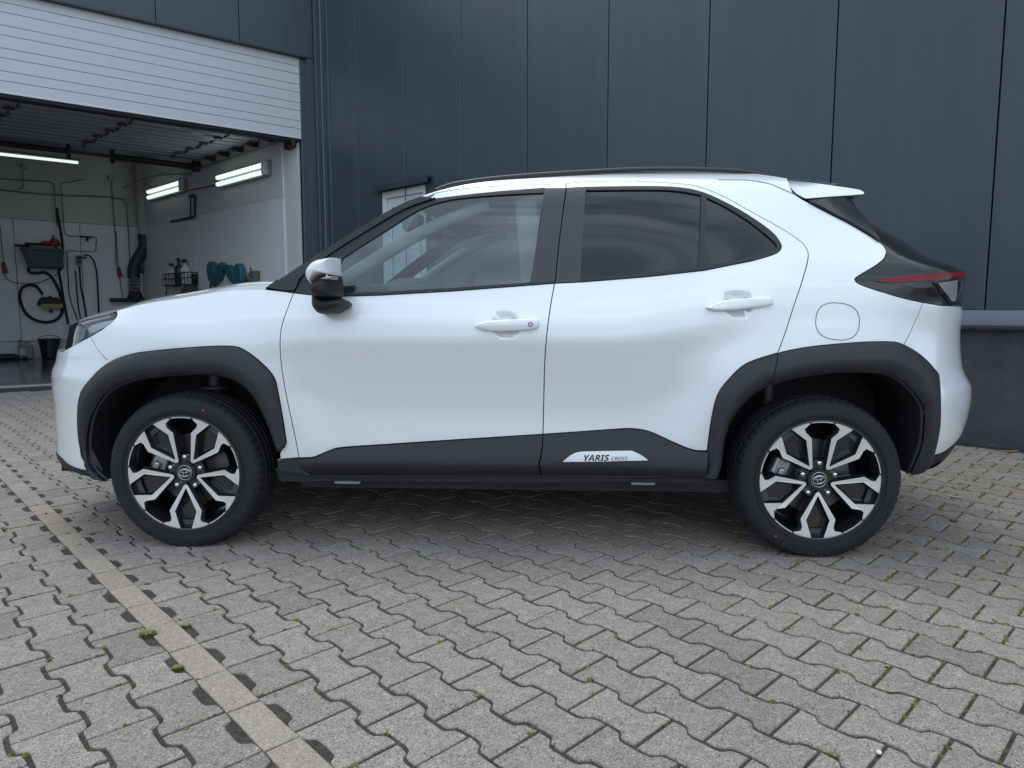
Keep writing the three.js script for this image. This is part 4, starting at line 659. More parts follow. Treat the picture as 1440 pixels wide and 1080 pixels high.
// wheels
{
  const RT = .327, RR = .2365, wheel = new THREE.Group(); wheel.name = 'wheel';
  // tyre
  const prof = [[.228, -.02], [.236, -.004], [.244, .0], [.262, .004], [.280, .004], [.294, -.001], [.303, -.008], [.3085, -.016], [.3125, -.026], [.3155, -.036], [.3168, -.046], [.3110, -.048], [.3110, -.056], [.3175, -.058], [.3185, -.084], [.3125, -.086], [.3125, -.095], [.3185, -.097], [.3185, -.118], [.3125, -.12], [.3125, -.129], [.3185, -.131], [.3172, -.158], [.311, -.16], [.311, -.168], [.3160, -.170], [.310, -.198], [.296, -.212], [.26, -.217], [.228, -.2]];
  const seg = 420, tp = [], tu = [], ti = [];
  for (let i = 0; i <= seg; i++) for (let j = 0; j < prof.length; j++) {
    let [r, z] = prof[j]; if (r > .236) r = .236 + (r - .236) * 1.103; const a = i / seg * Math.PI * 2, ph = (i % 7);
    if (j >= 6 && j <= 10) { const k = (i + (j > 8 ? 1 : 0)) % 7; if (k < 2) { r -= [.0012, .003, .004, .005, .0055][j - 6]; } }
    if (j >= 13 && j <= 22 && (i % 7) === 3 && j !== 14 && j !== 15) r -= .0025;
    tp.push(Math.cos(a) * r, Math.sin(a) * r, z); tu.push(i / seg * 12, j * .1);
  }
  for (let i = 0; i < seg; i++) for (let j = 0; j < prof.length - 1; j++) { const a = i * prof.length + j, b = a + prof.length; ti.push(a, b, a + 1, b, b + 1, a + 1); }
  for (let i = 1; i < tp.length; i += 3) if (tp[i] < -(WY - .0015)) tp[i] = -(WY - .0015);
  let tg = new THREE.BufferGeometry(); tg.setAttribute('position', new THREE.Float32BufferAttribute(tp, 3)); tg.setAttribute('uv', new THREE.Float32BufferAttribute(tu, 2)); tg.setIndex(ti); tg = toCreasedNormals(tg, .45);
  const { x0 } = { x0: 0 };
  mesh('tyre', tg, tyreMat, wheel);
  const ribs = [.250, .2555, .288].map((r, i) => new THREE.TorusGeometry(r, .0011, 5, 120).translate(0, 0, [.0018, .0036, .0024][i]));
  mesh('sidewall_rib', ribs, tyreMat, wheel);
  const arcText = (text, f, size, r, mid, flip, z, stretch = 1) => {
    const scale = size / f.data.resolution, w = [...text].map(c => (f.data.glyphs[c] || f.data.glyphs[' ']).ha * scale * stretch), tot = w.reduce((a, b) => a + b), out = []; let s = -tot / 2;
    [...text].forEach((c, i) => { if (c !== ' ') { const g = new TextGeometry(c, { font: f, size, depth: .001, curveSegments: 3 }); g.scale(stretch, 1, 1).translate(-w[i] / 2, flip ? -size : 0, 0); const a = mid + (flip ? 1 : -1) * (s + w[i] / 2) / r; g.rotateZ(flip ? a + Math.PI / 2 : a - Math.PI / 2).translate(Math.cos(a) * r, Math.sin(a) * r, z); out.push(g); } s += w[i]; });
    return out;
  };
  const sideText = std(.020, .021, .024, .55);
  mesh('sidewall_lettering', [...arcText('EcoContact 6', font, .018, .282, -1.75, true, .0034, 1.2), ...arcText('Continental', font, .02, .264, 1.75, false, .0034, 1.25), ...arcText('215/50 R18', fontR, .012, .265, .35, false, .0034), ...arcText('EcoContact 6', font, .018, .282, -.35, true, .0034, 1.2)], sideText, wheel);
  mesh('red_dot', cyl(.0042, .0042, .0016, 0, 0, 0, 14).rotateX(Math.PI / 2), std(.6, .04, .05, .5), wheel);
  // rim barrel
  const bar = [[.2405, -.003], [.2385, .0005], [.2345, -.0005], [.2315, -.006], [.2285, -.02], [.219, -.035], [.213, -.07], [.205, -.14], [.2, -.19]].map(p => new THREE.Vector2(...p));
  mesh('rim_barrel', new THREE.LatheGeometry(bar, 96).rotateX(Math.PI / 2), rimBlack, wheel);
  const V = [[0, .21], [-.035, .235], [-.285, .665], [-.258, .80], [-.275, .862], [-.405, .885], [-.36, .925], [-.27, .955], [-.18, .975], [-.10, .985], [-.194, .685], [-.008, .285], [.008, .285], [.194, .685], [.10, .985], [.18, .975], [.27, .955], [.36, .925], [.405, .885], [.275, .862], [.258, .80], [.285, .665], [.035, .235]];
  const vs = k => new THREE.Shape(V.map(p => new THREE.Vector2(p[0] * RR * k, p[1] * RR * k)));
  const cone = g => { const p = g.attributes.position; for (let i = 0; i < p.count; i++) { const r = Math.hypot(p.getX(i), p.getY(i)) / RR; p.setZ(i, p.getZ(i) - .020 * Math.max(0, 1 - r) ** 1.3 - .003); } g.computeVertexNormals(); return g; };
  const body = toCreasedNormals(cone(new THREE.ExtrudeGeometry(vs(1), { depth: .03, bevelSize: .009, bevelOffset: -.001, bevelThickness: .016, bevelSegments: 1, curveSegments: 1 }).translate(0, 0, -.0475)), .5), face = toCreasedNormals(cone(new THREE.ExtrudeGeometry(vs(1), { depth: .0012, bevelEnabled: false }).translate(0, 0, -.0012)), .5);
  const web = cone(new THREE.ExtrudeGeometry(new THREE.Shape([[-.02, .25], [-.2, .68], [-.12, .99], [.12, .99], [.2, .68], [.02, .25]].map(p => new THREE.Vector2(p[0] * RR, p[1] * RR))), { depth: .008, bevelEnabled: false }).translate(0, 0, -.05));
  for (let i = 0; i < 5; i++) {
    const a = -Math.PI / 2 + i * Math.PI * 2 / 5, rot = g => g.clone().rotateZ(a - Math.PI / 2);
    mesh('spoke', rot(body), rimBlack, wheel); mesh('spoke_face', rot(face), machined, wheel); mesh('spoke_web', rot(web), rimBlack, wheel);
    const pocket = new THREE.Shape(); pocket.absarc(0, 0, RR * .985, 1.33, 1.81, false); pocket.absarc(0, 0, RR * .86, 1.77, 1.37, true); mesh('rim_ledge', rot(new THREE.ExtrudeGeometry(pocket, { depth: .006, bevelEnabled: false, curveSegments: 8 }).translate(0, 0, -.036)), std(.10, .105, .115, .3, { metalness: .4 }), wheel);
    const edge = new THREE.Shape(); edge.absarc(0, 0, RR * .995, Math.PI / 2 + Math.PI / 5 - .18, Math.PI / 2 + Math.PI / 5 + .18, false); edge.absarc(0, 0, RR * .972, Math.PI / 2 + Math.PI / 5 + .18, Math.PI / 2 + Math.PI / 5 - .18, true); mesh('rim_edge', rot(new THREE.ExtrudeGeometry(edge, { depth: .002, bevelEnabled: false, curveSegments: 10 }).translate(0, 0, -.004)), machined, wheel);
    const b = a + Math.PI / 5, nut = [cyl(.0095, .0105, .016, 0, 0, 0, 6).rotateX(Math.PI / 2), new THREE.SphereGeometry(.0092, 14, 8).scale(1, 1, .6).translate(0, 0, .008)]; mesh('lug_nut', merge(nut).translate(Math.cos(b) * .0655, Math.sin(b) * .0655, -.026), chrome, wheel);
  }
  mesh('hub', [cyl(.075, .082, .02, 0, 0, 0, 40).rotateX(Math.PI / 2).translate(0, 0, -.042), cyl(.040, .047, .02, 0, 0, 0, 40).rotateX(Math.PI / 2).translate(0, 0, -.030)], rimBlack, wheel);
  mesh('centre_cap', [cyl(.030, .032, .008, 0, 0, 0, 40).rotateX(Math.PI / 2).translate(0, 0, -.018)], glossBlack, wheel);
  const el = (a, b, r, y = 0) => new THREE.TubeGeometry(new THREE.CatmullRomCurve3(Array.from({ length: 32 }, (_, i) => V3(a * Math.cos(i / 32 * 6.28318), y + b * Math.sin(i / 32 * 6.28318), 0)), true), 64, r, 6, true).translate(0, 0, -.0135);
  const emblem = mesh('emblem', [el(.0235, .0165, .0015), el(.0078, .0155, .0012, -.0005), el(.0165, .0065, .0012, .0065)], chrome, wheel); emblem.userData.label = 'chrome emblem of three interlocking ovals';
  mesh('cap_ring', new THREE.TorusGeometry(.0295, .0012, 6, 48).translate(0, 0, -.0145), chrome, wheel);
  mesh('brake_disc', [cyl(.150, .150, .02, 0, 0, 0, 64).rotateX(Math.PI / 2).translate(0, 0, -.105), cyl(.08, .08, .05, 0, 0, 0, 32).rotateX(Math.PI / 2).translate(0, 0, -.085)], std(.16, .155, .15, .4, { metalness: .7 }), wheel);
  mesh('brake_caliper', [rbox(.075, .13, .06, 0, 0, 0, .018, 3).translate(.135, 0, -.09).rotateZ(2.75), rbox(.03, .035, .05, 0, 0, 0, .012, 2).translate(.135, .03, -.062).rotateZ(2.75), cyl(.02, .02, .04, 0, 0, 0, 16).rotateX(Math.PI / 2).translate(.125, -.03, -.065).rotateZ(2.75)], std(.42, .43, .44, .3, { metalness: .8 }), wheel);
  mesh('back_plate', [cyl(.2, .2, .004, 0, 0, 0, 48).rotateX(Math.PI / 2).translate(0, 0, -.15)], gapMat, wheel);
  const dots = { front: [.098, .262], rear: [-.165, -.225] };
  const put = (x, far, dot, spin) => { const w = wheel.clone(); w.position.set(x, WY, far ? 2 * zC : 0); if (far) w.rotation.y = Math.PI; car.add(w); const d = w.children.find(c => c.name === 'red_dot'); d.position.set(dot[0], dot[1], .0042); const em = w.children.find(c => c.name === 'emblem'); em.rotation.z = spin; };
  put(0, false, dots.front, .08); put(WB, false, dots.rear, .2); put(0, true, dots.front, 0); put(WB, true, dots.rear, 0);
}

// ------------------------------------------------------------------ what hangs and stands in the workshop
const SIDE = (() => { const a = Math.atan2(1, -.182) + SHOP.turn, p = SHOP.pos.clone().addScaledVector(SHOP.X, XR); return frame(p.x, p.z, a + Math.PI); })();   // right wall seen from inside: x towards the front, z into the room
const REAR = (() => { const p = SHOP.pos.clone().addScaledVector(SHOP.Z, -ROOM); return frame(p.x, p.z, SHOP.turn); })();                                      // back wall: z into the room
const rearAt = (px, py, z = 0) => { const [x, y] = onPlane(REAR, px, py, z); return V3(x, y, z); };
const sideAt = (px, py, z = 0) => { const [x, y] = onPlane(SIDE, px, py, z); return V3(x, y, z); };
const glow = new THREE.MeshStandardMaterial({ color: 0xffffff, emissive: 0xe9fff2, emissiveIntensity: .8, roughness: .4 });
function lampLight(f, x, y, z, w, h, power, down) {
  const l = new THREE.RectAreaLight(0xe9fff4, power, w, h); l.position.copy(f.pos).addScaledVector(f.X, x).addScaledVector(f.Z, z); l.position.y = y;
  const t = l.position.clone().addScaledVector(f.Z, down ? 0 : 1); if (down) t.y -= 1; l.lookAt(t); if (down) l.rotation.set(-Math.PI / 2, 0, f.turn + 0, 'YXZ'); scene.add(l);
}
function twinLamp(label, pa, pb) {               // from the far lower corner to the near upper corner
  const a = sideAt(...pa), b = sideAt(...pb), w = b.x - a.x, x = (a.x + b.x) / 2, y = (a.y + b.y) / 2, h = .21;
  const t = thing('fluorescent_lamp', label, 'lamp', SIDE, 'twin tube lamps on the side wall');
  mesh('housing', [rbox(w + .06, h + .03, .06, x, y, .03, .015)], std(.22, .24, .24, .5), t);
  for (const s of [-1, 1]) mesh('lamp_tube', [cyl(.034, .034, w * .9, 0, 0, 0, 14).rotateZ(Math.PI / 2).translate(x - w * .04, y + s * h * .27, .088)], glow, t);
  mesh('reflector', [box(w * .94, h * .9, .006, x - w * .02, y, .064)], std(.32, .36, .34, .35), t);
  mesh('end_cap', [rbox(.07, h, .09, x + w / 2 - .03, y, .09, .012)], std(.5, .54, .52, .4), t);
  lampLight(SIDE, x, y, .15, w * .9, h * .8, 2.2);
}
twinLamp('twin tube lamp nearest the bay opening, on the right-hand workshop wall', [312, 254], [381, 239]);
twinLamp('twin tube lamp farther back, beside the white exhaust pipe', [214, 272], [263, 264]);
{
  const z = -4.2, [x1] = onPlane(SHOP, 110, 231, z), y = 3.58;
  const t = thing('ceiling_lamp', 'long single tube lamp hanging in front of the back workshop wall', 'lamp', SHOP), L = 1.7;
  mesh('housing', [rbox(L + .06, .05, .09, x1 - L / 2, y + .05, z, .012)], std(.25, .27, .27, .5), t);
  mesh('lamp_tube', [cyl(.022, .022, L, 0, 0, 0, 14).rotateZ(Math.PI / 2).translate(x1 - L / 2, y, z)], glow, t);
  for (const d of [.3, 1.4]) mesh('bracket', rbox(.02, .5, .02, x1 - d, y + .32, z, .003), M.steel, t);
  lampLight(SHOP, x1 - L / 2, y - .03, z, L, .05, 5, true);
}
const wire = std(.035, .036, .04, .6), grey = std(.30, .31, .31, .6), bluebox = std(.012, .04, .05, .5), red = std(.20, .035, .03, .5), teal = std(.012, .11, .14, .5), offWhite = std(.5, .5, .5, .5), ochre = std(.30, .26, .10, .6);
const path = (at, pts, z) => pts.map(p => at(p[0], p[1], z));
const wired = (name, label, cat, at, f, pts, z, r, mat, seg = 6) => { const t = thing(name, label, cat, f); mesh(name === 'exhaust_hose' ? 'hose' : 'line', tube(path(at, pts, z), r, seg, 7), mat, t); return t; };
{ // exhaust pipe and its dark flexible end
  const t = thing('exhaust_pipe', 'white round exhaust pipe in the back corner ending in a bent dark hose', 'pipe', REAR);
  const a = rearAt(199, 236, .16), b = rearAt(202, 331, .16);
  mesh('pipe', [cyl(.125, .125, a.y - b.y + .3, (a.x + b.x) / 2, (a.y + b.y) / 2 + .15, .16, 24)], std(.42, .42, .40, .6), t);
  mesh('hose', [tube(path(rearAt, [[202, 330], [203, 343], [201, 352], [193, 365], [188, 378], [188, 392]], .17), .115, 16, 8)], std(.025, .035, .045, .5), t);
  for (let i = 0; i < 5; i++) { const p = rearAt(189, 391 + i * 4.4, .17); mesh('hose_ring', new THREE.TorusGeometry(.10, .022, 8, 20).rotateX(Math.PI / 2).translate(p.x, p.y, p.z), std(.14, .145, .15, .45), t); }
  const c = rearAt(190, 414, .17); mesh('nozzle', [cyl(.09, .17, .22, c.x, c.y, c.z, 20), rbox(.55, .08, .2, c.x - .2, c.y - .12, c.z, .03)], M.black, t);
  const f = rearAt(199, 380, .17); mesh('flap', rbox(.07, .12, .08, f.x, f.y, f.z, .015), M.black, t);
}
{ // conduits
  const conduit = (label, pts, r = .013) => wired('conduit', label, 'conduit', rearAt, REAR, pts, .03, r, std(.17, .175, .165, .6));
  conduit('double grey conduit running level along the back wall to the corner', [[-8, 266], [75, 274], [150, 277], [178, 281]], .018);
  conduit('grey conduit bending down at the black hose', [[-8, 250.5], [40, 254], [73, 257], [76, 262], [77, 280], [79, 300], [80, 318]]);
  conduit('grey conduit dropping from the small upper box to the level pair', [[32, 238], [32, 252], [32.5, 264], [25, 265.5]], .010);
  conduit('thin conduit looping round a rectangle under the ceiling lamp', [[119, 252], [100, 256], [87, 258], [87, 275], [89, 300], [91, 326], [95, 331], [112, 332]], .010);
  conduit('pair of conduits dropping to the right of the wall sockets', [[157, 254], [158, 275], [160, 300], [162, 330], [163, 372]], .010);
  conduit('conduit dropping beside the exhaust pipe', [[178, 284], [179, 305], [181, 330], [182, 360], [183, 400]], .010);
  conduit('thin conduit framing the wall sensor', [[112, 332], [128, 333], [135, 334], [135, 345], [134, 353], [120, 353.5], [96, 352]], .009);
  for (const [px, py, w, h, l] of [[34, 234, .1, .09, 'small junction box high on the back wall by the ceiling lamp'], [157, 251, .12, .10, 'square junction box near the exhaust pipe, the higher one'], [178, 283, .12, .1, 'square junction box beside the exhaust pipe, the lower one']]) {
    const p = rearAt(px, py, .03), t = thing('junction_box', l, 'junction box', REAR, 'junction boxes'); mesh('box_body', rbox(w, h, .06, p.x, p.y, .03, .012), grey, t); mesh('box_lid', rbox(w * .85, h * .85, .012, p.x, p.y, .064, .004), std(.36, .37, .37, .5), t);
  }
}
{ // dark tub on the wall with things lying in it
  const a = rearAt(31, 350, .2), b = rearAt(88, 377, .2), w = b.x - a.x, h = a.y - b.y, cx = (a.x + b.x) / 2, cy = (a.y + b.y) / 2;
  const t = thing('wall_tub', 'dark blue-green tub on the back wall with gear lying on top', 'tub', REAR);
  const s = new THREE.Shape([[-w / 2, h / 2], [w / 2, h / 2], [w / 2, -h / 2], [-w / 2 + .09, -h / 2]].map(p => new THREE.Vector2(...p)));
  mesh('tub_body', new THREE.ExtrudeGeometry(s, { depth: .32, bevelSize: .012, bevelThickness: .012, bevelSegments: 2 }).translate(cx, cy, .01), bluebox, t);
  mesh('tub_rim', rbox(w + .06, .05, .36, cx, cy + h / 2, .18, .015), std(.02, .05, .06, .45), t);
  const c = rearAt(60, 348.5, .3); const t2 = thing('level_tool', 'brown batten lying across the dark wall tub', 'batten', REAR); mesh('batten', rbox(.42, .055, .06, c.x, c.y + .01, .32, .008), std(.16, .12, .09, .7), t2); mesh('end_plate', rbox(.06, .06, .064, c.x + .22, c.y + .01, .32, .006), M.black, t2);
  const g1 = rearAt(66, 341, .25), g2 = rearAt(77, 339, .25), t3 = thing('work_gloves', 'pair of red work gloves lying on the dark wall tub', 'gloves', REAR);
  mesh('glove', [new THREE.SphereGeometry(.1, 14, 10).scale(1.1, .5, .8).translate(g1.x, g1.y - .02, .22), new THREE.SphereGeometry(.05, 10, 8).scale(1.3, .7, 1).translate(g1.x + .1, g1.y - .03, .24)], red, t3);
  mesh('glove', [new THREE.SphereGeometry(.09, 14, 10).scale(1, .8, .8).translate(g2.x, g2.y - .02, .22), new THREE.ConeGeometry(.05, .16, 10).translate(g2.x - .02, g2.y + .07, .22), new THREE.SphereGeometry(.05, 10, 8).scale(1.6, .6, 1).translate(g2.x + .08, g2.y - .05, .22)], red, t3);
  const k = rearAt(45, 342, .25), t4 = thing('folded_cloth', 'dark folded cloth hanging over the left end of the wall tub', 'cloth', REAR); mesh('cloth', [rbox(.34, .05, .25, k.x + .05, k.y - .02, .2, .024, 3), rbox(.24, .03, .2, k.x - .16, k.y - .05, .2, .014, 3).rotateZ(0)], std(.012, .014, .03, .9), t4);
}
{ // hose coil and its holder
  wired('water_hose', 'thick black hose looping in a wide ring on the back wall', 'hose', rearAt, REAR, [[40, 377], [42, 383], [52, 384], [62, 383], [70, 387], [78, 398], [84, 412], [88, 428], [86, 442], [78, 450], [64, 453], [50, 450], [38, 442], [30, 428], [28, 414], [32, 404], [40, 401], [50, 402], [56, 408], [60, 414]], .07, .026, M.rubber, 8);
  wired('air_hose', 'black hose hanging down past the right end of the wall tub', 'hose', rearAt, REAR, [[80, 292], [82, 308], [86, 330], [88, 345], [87.5, 360], [83, 380], [86, 400], [90, 425], [96, 456]], .06, .022, M.rubber, 8);
  const p = rearAt(70, 429, .1), t = thing('hose_reel', 'dark hose holder with a pale yellow board across its front', 'hose holder', REAR), s = new THREE.Shape([[-.2, -.05], [.22, -.05], [.2, .03], [.1, .09], [.04, .08], [.02, .12], [-.02, .09], [-.12, .085], [-.17, .04]].map(q => new THREE.Vector2(...q)));
  mesh('holder', new THREE.ExtrudeGeometry(s, { depth: .14, bevelSize: .01, bevelThickness: .01, bevelSegments: 2 }).translate(p.x, p.y + .06, .01), std(.03, .025, .025, .8), t);
  mesh('board', rbox(.36, .085, .03, p.x + .03, p.y - .02, .2, .006), ochre, t); mesh('hook', rbox(.08, .05, .05, p.x + .01, p.y - .12, .14, .012), M.black, t);
}
{ // sockets and cables
  const p = rearAt(111, 366, .06), t = thing('socket_box', 'grey power socket box with dark plugs on the back wall', 'socket', REAR);
  mesh('box_body', rbox(.10, .19, .09, p.x, p.y, .045, .012), std(.2, .2, .2, .6), t); for (const g of [rbox(.06, .05, .05, p.x + .0, p.y + .05, .11, .01), cyl(.022, .022, .05, 0, 0, 0, 12).rotateX(Math.PI / 2).translate(p.x + .005, p.y - .035, .11), rbox(.09, .03, .04, p.x + .09, p.y + .055, .08, .01)]) mesh('plug', g, M.black, t);
  wired('power_cable', 'black cable arching to the right of the socket box', 'cable', rearAt, REAR, [[118, 359], [124, 359], [130, 364], [135, 378], [137, 400], [139, 440]], .05, .016, M.rubber);
  wired('power_cable', 'black cable dropping straight below the socket box', 'cable', rearAt, REAR, [[112, 374], [112.5, 390], [114, 405], [118, 425], [122, 450]], .05, .018, M.rubber);
  wired('power_cable', 'dark cable pair hanging left of the socket box', 'cable', rearAt, REAR, [[106, 381], [107, 395], [108, 410], [110, 430], [114, 452]], .04, .014, wire);
  wired('power_cable', 'thin dark cable knotted midway, left of the other cables', 'cable', rearAt, REAR, [[94, 353], [95, 375], [96, 395], [97, 411], [101, 428], [109, 450]], .04, .011, wire);
  wired('thin_cord', 'thin cord sagging from the red plug to the wall tub', 'cord', rearAt, REAR, [[0, 318], [3, 350], [6, 372], [9, 391], [20, 397], [30, 398.5], [50, 398], [66, 393], [82, 384], [88, 377]], .04, .007, wire);
  wired('thin_cord', 'thin cord hanging with a red handle near the exhaust hose', 'cord', rearAt, REAR, [[163, 325], [164.5, 350], [166, 370], [169, 395], [173, 418]], .05, .008, wire);
  for (const [px, py, l] of [[6.5, 378, 'red plug on a cord at the left edge of the bay'], [168, 384, 'red cord handle left of the exhaust hose']]) { const q = rearAt(px, py, .06), t2 = thing('cord_handle', l, 'handle', REAR); mesh('grip', [cyl(.035, .045, .16, 0, 0, 0, 14).rotateZ(.15).translate(q.x, q.y, .06)], red, t2); mesh('collar', [cyl(.02, .03, .05, 0, 0, 0, 12).rotateZ(.15).translate(q.x - .012, q.y + .1, .06)], M.black, t2); }
  const s = rearAt(121, 333, .05), t3 = thing('wall_sensor', 'black T-shaped bracket on the back wall above the sockets', 'bracket', REAR); mesh('bar', rbox(.22, .03, .06, s.x, s.y, .05, .01), M.black, t3); mesh('stem', rbox(.04, .08, .05, s.x + .02, s.y - .05, .05, .01), M.black, t3);
}
{ // on the floor along the back wall
  const can = rearAt(36, 488, .35), t = thing('plastic_canister', 'pale green plastic canister with a red cap on the workshop floor', 'canister', REAR), y = FL;
  mesh('canister_body', [rbox(.24, .27, .16, can.x, y + .14, .35, .03, 3), rbox(.06, .07, .07, can.x - .08, y + .3, .35, .015)], std(.13, .22, .17, .5), t);
  mesh('handle', rbox(.12, .025, .05, can.x + .03, y + .31, .35, .01), std(.13, .22, .17, .5), t); mesh('cap', cyl(.032, .032, .045, can.x - .08, y + .35, .35, 14), std(.4, .06, .02, .5), t); mesh('label_sheet', box(.09, .11, .003, can.x - .06, y + .15, .4325), std(.4, .42, .42, .6), t);
  const bk = rearAt(70, 485, .4), t2 = thing('bucket', 'black bucket on the workshop floor beside the canister', 'bucket', REAR);
  const pr = [[0, .005], [.14, .005], [.145, .02], [.185, .36], [.20, .365], [.20, .385], [.18, .385], [.175, .36], [.135, .03], [0, .03]].map(q => new THREE.Vector2(...q));
  mesh('bucket_body', new THREE.LatheGeometry(pr, 28).translate(bk.x, FL, .4), std(.012, .016, .026, .45), t2); mesh('handle', new THREE.TorusGeometry(.19, .006, 6, 24, Math.PI).rotateX(-1.1).translate(bk.x, FL + .36, .4), M.darkSteel, t2);
  const gb = thing('rubble_bag', 'dark crumpled bags lying along the foot of the back wall', 'bags', REAR), e = rearAt(8, 487, .3); mesh('bag', [new THREE.SphereGeometry(.13, 14, 10).scale(1.7, .5, 1).translate(e.x, FL + .05, .3), new THREE.SphereGeometry(.1, 14, 10).scale(1.5, .6, 1).translate(e.x + .28, FL + .045, .34)], std(.03, .03, .035, .7), gb);
}
{ // right-hand wall
  const a = sideAt(236, 390, .1), b = sideAt(271, 382, .1), w = b.x - a.x, cx = (a.x + b.x) / 2, cy = (a.y + b.y) / 2 - .06;
  const t = thing('bottle_rack', 'dark wire rack on the side wall holding bottles', 'rack', SIDE);
  const bars = []; for (const yy of [-.14, -.02, .08]) bars.push(rbox(w, .02, .02, cx, cy + yy, .2, .005), rbox(.02, .02, .2, cx - w / 2, cy + yy, .1, .005), rbox(.02, .02, .2, cx + w / 2, cy + yy, .1, .005)); for (let i = 0; i <= 8; i++) bars.push(rbox(.012, .22, .012, cx - w / 2 + w * i / 8, cy - .03, .2, .004));
  mesh('rack_bars', bars, M.darkSteel, t); mesh('rack_floor', [box(w, .012, .2, cx, cy - .15, .1), box(w, .20, .008, cx, cy - .04, .012)], M.black, t);
  const bottle = (label, px, h, r, mat, tilt = 0, dy = 0) => {
    const q = sideAt(px, 385, .1), o = thing('spray_bottle', label, 'bottle', SIDE, 'bottles in the rack'), y0 = cy - .14 + dy, pr = [[0, 0], [r, 0], [r, h * .62], [r * .75, h * .72], [r * .3, h * .8], [r * .3, h * .9], [0, h * .9]].map(v => new THREE.Vector2(...v));
    mesh('bottle_body', new THREE.LatheGeometry(pr, 18).rotateZ(tilt).translate(q.x, y0, .1), mat, o); mesh('nozzle', [cyl(r * .4, r * .35, h * .14, 0, h * .95, 0, 12), rbox(r * 1.5, h * .06, r * .5, -r * .5, h * 1.0, 0, .006)].map(g => g.rotateZ(tilt).translate(q.x, y0, .1)), M.black, o);
  };
  bottle('white bottle standing at the left end of the rack', 242, .42, .1, offWhite); bottle('dark spray bottle standing in the middle of the rack', 252, .5, .075, std(.03, .03, .035, .4)); bottle('leaning white bottle at the right end of the rack', 262.5, .5, .095, std(.55, .56, .58, .45), .14, -.03);
  const br = thing('long_brush', 'brush with a reddish handle hanging under the left end of the rack', 'brush', SIDE); mesh('line', tube(path(sideAt, [[236, 392], [234.5, 402], [233, 415]], .06), .014, 8, 6), std(.22, .08, .04, .6), br); const bh = sideAt(236, 391, .06); mesh('head', rbox(.2, .07, .07, bh.x, bh.y, .06, .015), M.black, br);
  // teal holders for hoses
  const holder = (label, pts, legs) => {
    const o = thing('tool_holder', label, 'holder', SIDE, 'teal holders on the side wall');
    for (const [px, py, rx, ry, rot] of pts) { const q = sideAt(px, py, .08), s = new THREE.Shape(); s.absellipse(0, 0, rx, ry, 0, Math.PI * 2, false, rot); mesh('pad', new THREE.ExtrudeGeometry(s, { depth: .07, bevelSize: .02, bevelThickness: .02, bevelSegments: 3, curveSegments: 20 }).translate(q.x, q.y, .04), teal, o); }
    for (const l of legs) mesh('rod', tube(path(sideAt, l, .06), .018, 8, 5), M.black, o);
  };
  holder('left teal holder with two rounded pads and dark rods', [[299.5, 384, .13, .19, .3], [309, 383, .2, .06, .8]], [[[297, 392], [296, 404], [295, 418]], [[302.5, 392], [302, 404], [302, 418]], [[303, 386], [312, 382], [320, 382.5]]]);
  holder('right teal holder with two rounded pads and dark rods', [[326, 385.5, .19, .08, -.8], [337, 387, .11, .18, .15]], [[[335, 396], [334.5, 405], [334, 418]], [[338, 398], [341, 406], [343, 414]]]);
  const pq = sideAt(354.5, 394, .1), o = thing('tool_pouch', 'grey wall pouch with a rod standing in it and a yellowish strap', 'pouch', SIDE);
  const ps = new THREE.Shape([[-.13, -.22], [.07, -.22], [.1, .14], [-.02, .14], [-.1, .02]].map(q => new THREE.Vector2(...q))); mesh('pouch_body', new THREE.ExtrudeGeometry(ps, { depth: .1, bevelSize: .012, bevelThickness: .012, bevelSegments: 2 }).translate(pq.x, pq.y, .02), std(.10, .105, .10, .8), o);
  mesh('rod', tube(path(sideAt, [[352.5, 376], [352.6, 384], [353, 392]], .1), .013, 8, 5), M.darkSteel, o); mesh('strap', tube(path(sideAt, [[347, 385], [350, 392], [354, 396], [347, 398.5], [341, 398.5], [337, 401]], .13), .022, 8, 6), std(.13, .12, .05, .7), o);
  const rk = thing('wall_bracket', 'dark folding wall frame under the farther lamp', 'wall frame', SIDE), p1 = sideAt(268, 276, .05), p2 = sideAt(268, 306, .05), p3 = sideAt(240, 312, .05);
  for (const g of [tube([p1, p1.clone().lerp(p2, .5), p2], .014, 8, 4), tube([p1.clone().add(V3(.18, 0, 0)), p2.clone().add(V3(.18, 0, 0))], .02, 8, 4), tube([p2, p3], .022, 8, 4)]) mesh('frame_bar', g, M.black, rk); for (const q of [p1, p2]) mesh('hinge', rbox(.14, .05, .06, q.x + .05, q.y, .06, .01), M.darkSteel, rk);
  wired('lamp_cable', 'dark cable linking the two side wall lamps', 'cable', sideAt, SIDE, [[264, 268], [285, 264], [312, 258]], .02, .010, wire);
  const hq = sideAt(262, 408, .2), hc = thing('cap', 'olive work cap hanging below the bottle rack', 'cap', SIDE); mesh('crown', new THREE.SphereGeometry(.22, 18, 12, 0, Math.PI * 2, 0, 1.7).scale(1.15, .75, .6).translate(hq.x, hq.y - .06, .14), std(.06, .06, .045, .9), hc); mesh('brim', rbox(.3, .03, .2, hq.x + .1, hq.y - .08, .26, .012), std(.05, .05, .04, .9), hc);
  const arm = thing('support_strut', 'pair of thin grey struts reaching from the exhaust pipe to the door track', 'strut', SHOP); const s0 = onPlane(SHOP, 175, 264, -5.6), s1 = onPlane(SHOP, 228, 246, -4.0); mesh('line', [tube([[s0[0], s0[1], -5.6], [s1[0], s1[1], -4.0], [s1[0] + .5, s1[1] + .02, -3.7]], .02, 6, 6), tube([[s0[0] + .05, s0[1] + .06, -5.6], [s1[0] + .05, s1[1] + .06, -4.0]], .012, 6, 6)], std(.25, .26, .27, .5), arm);
}
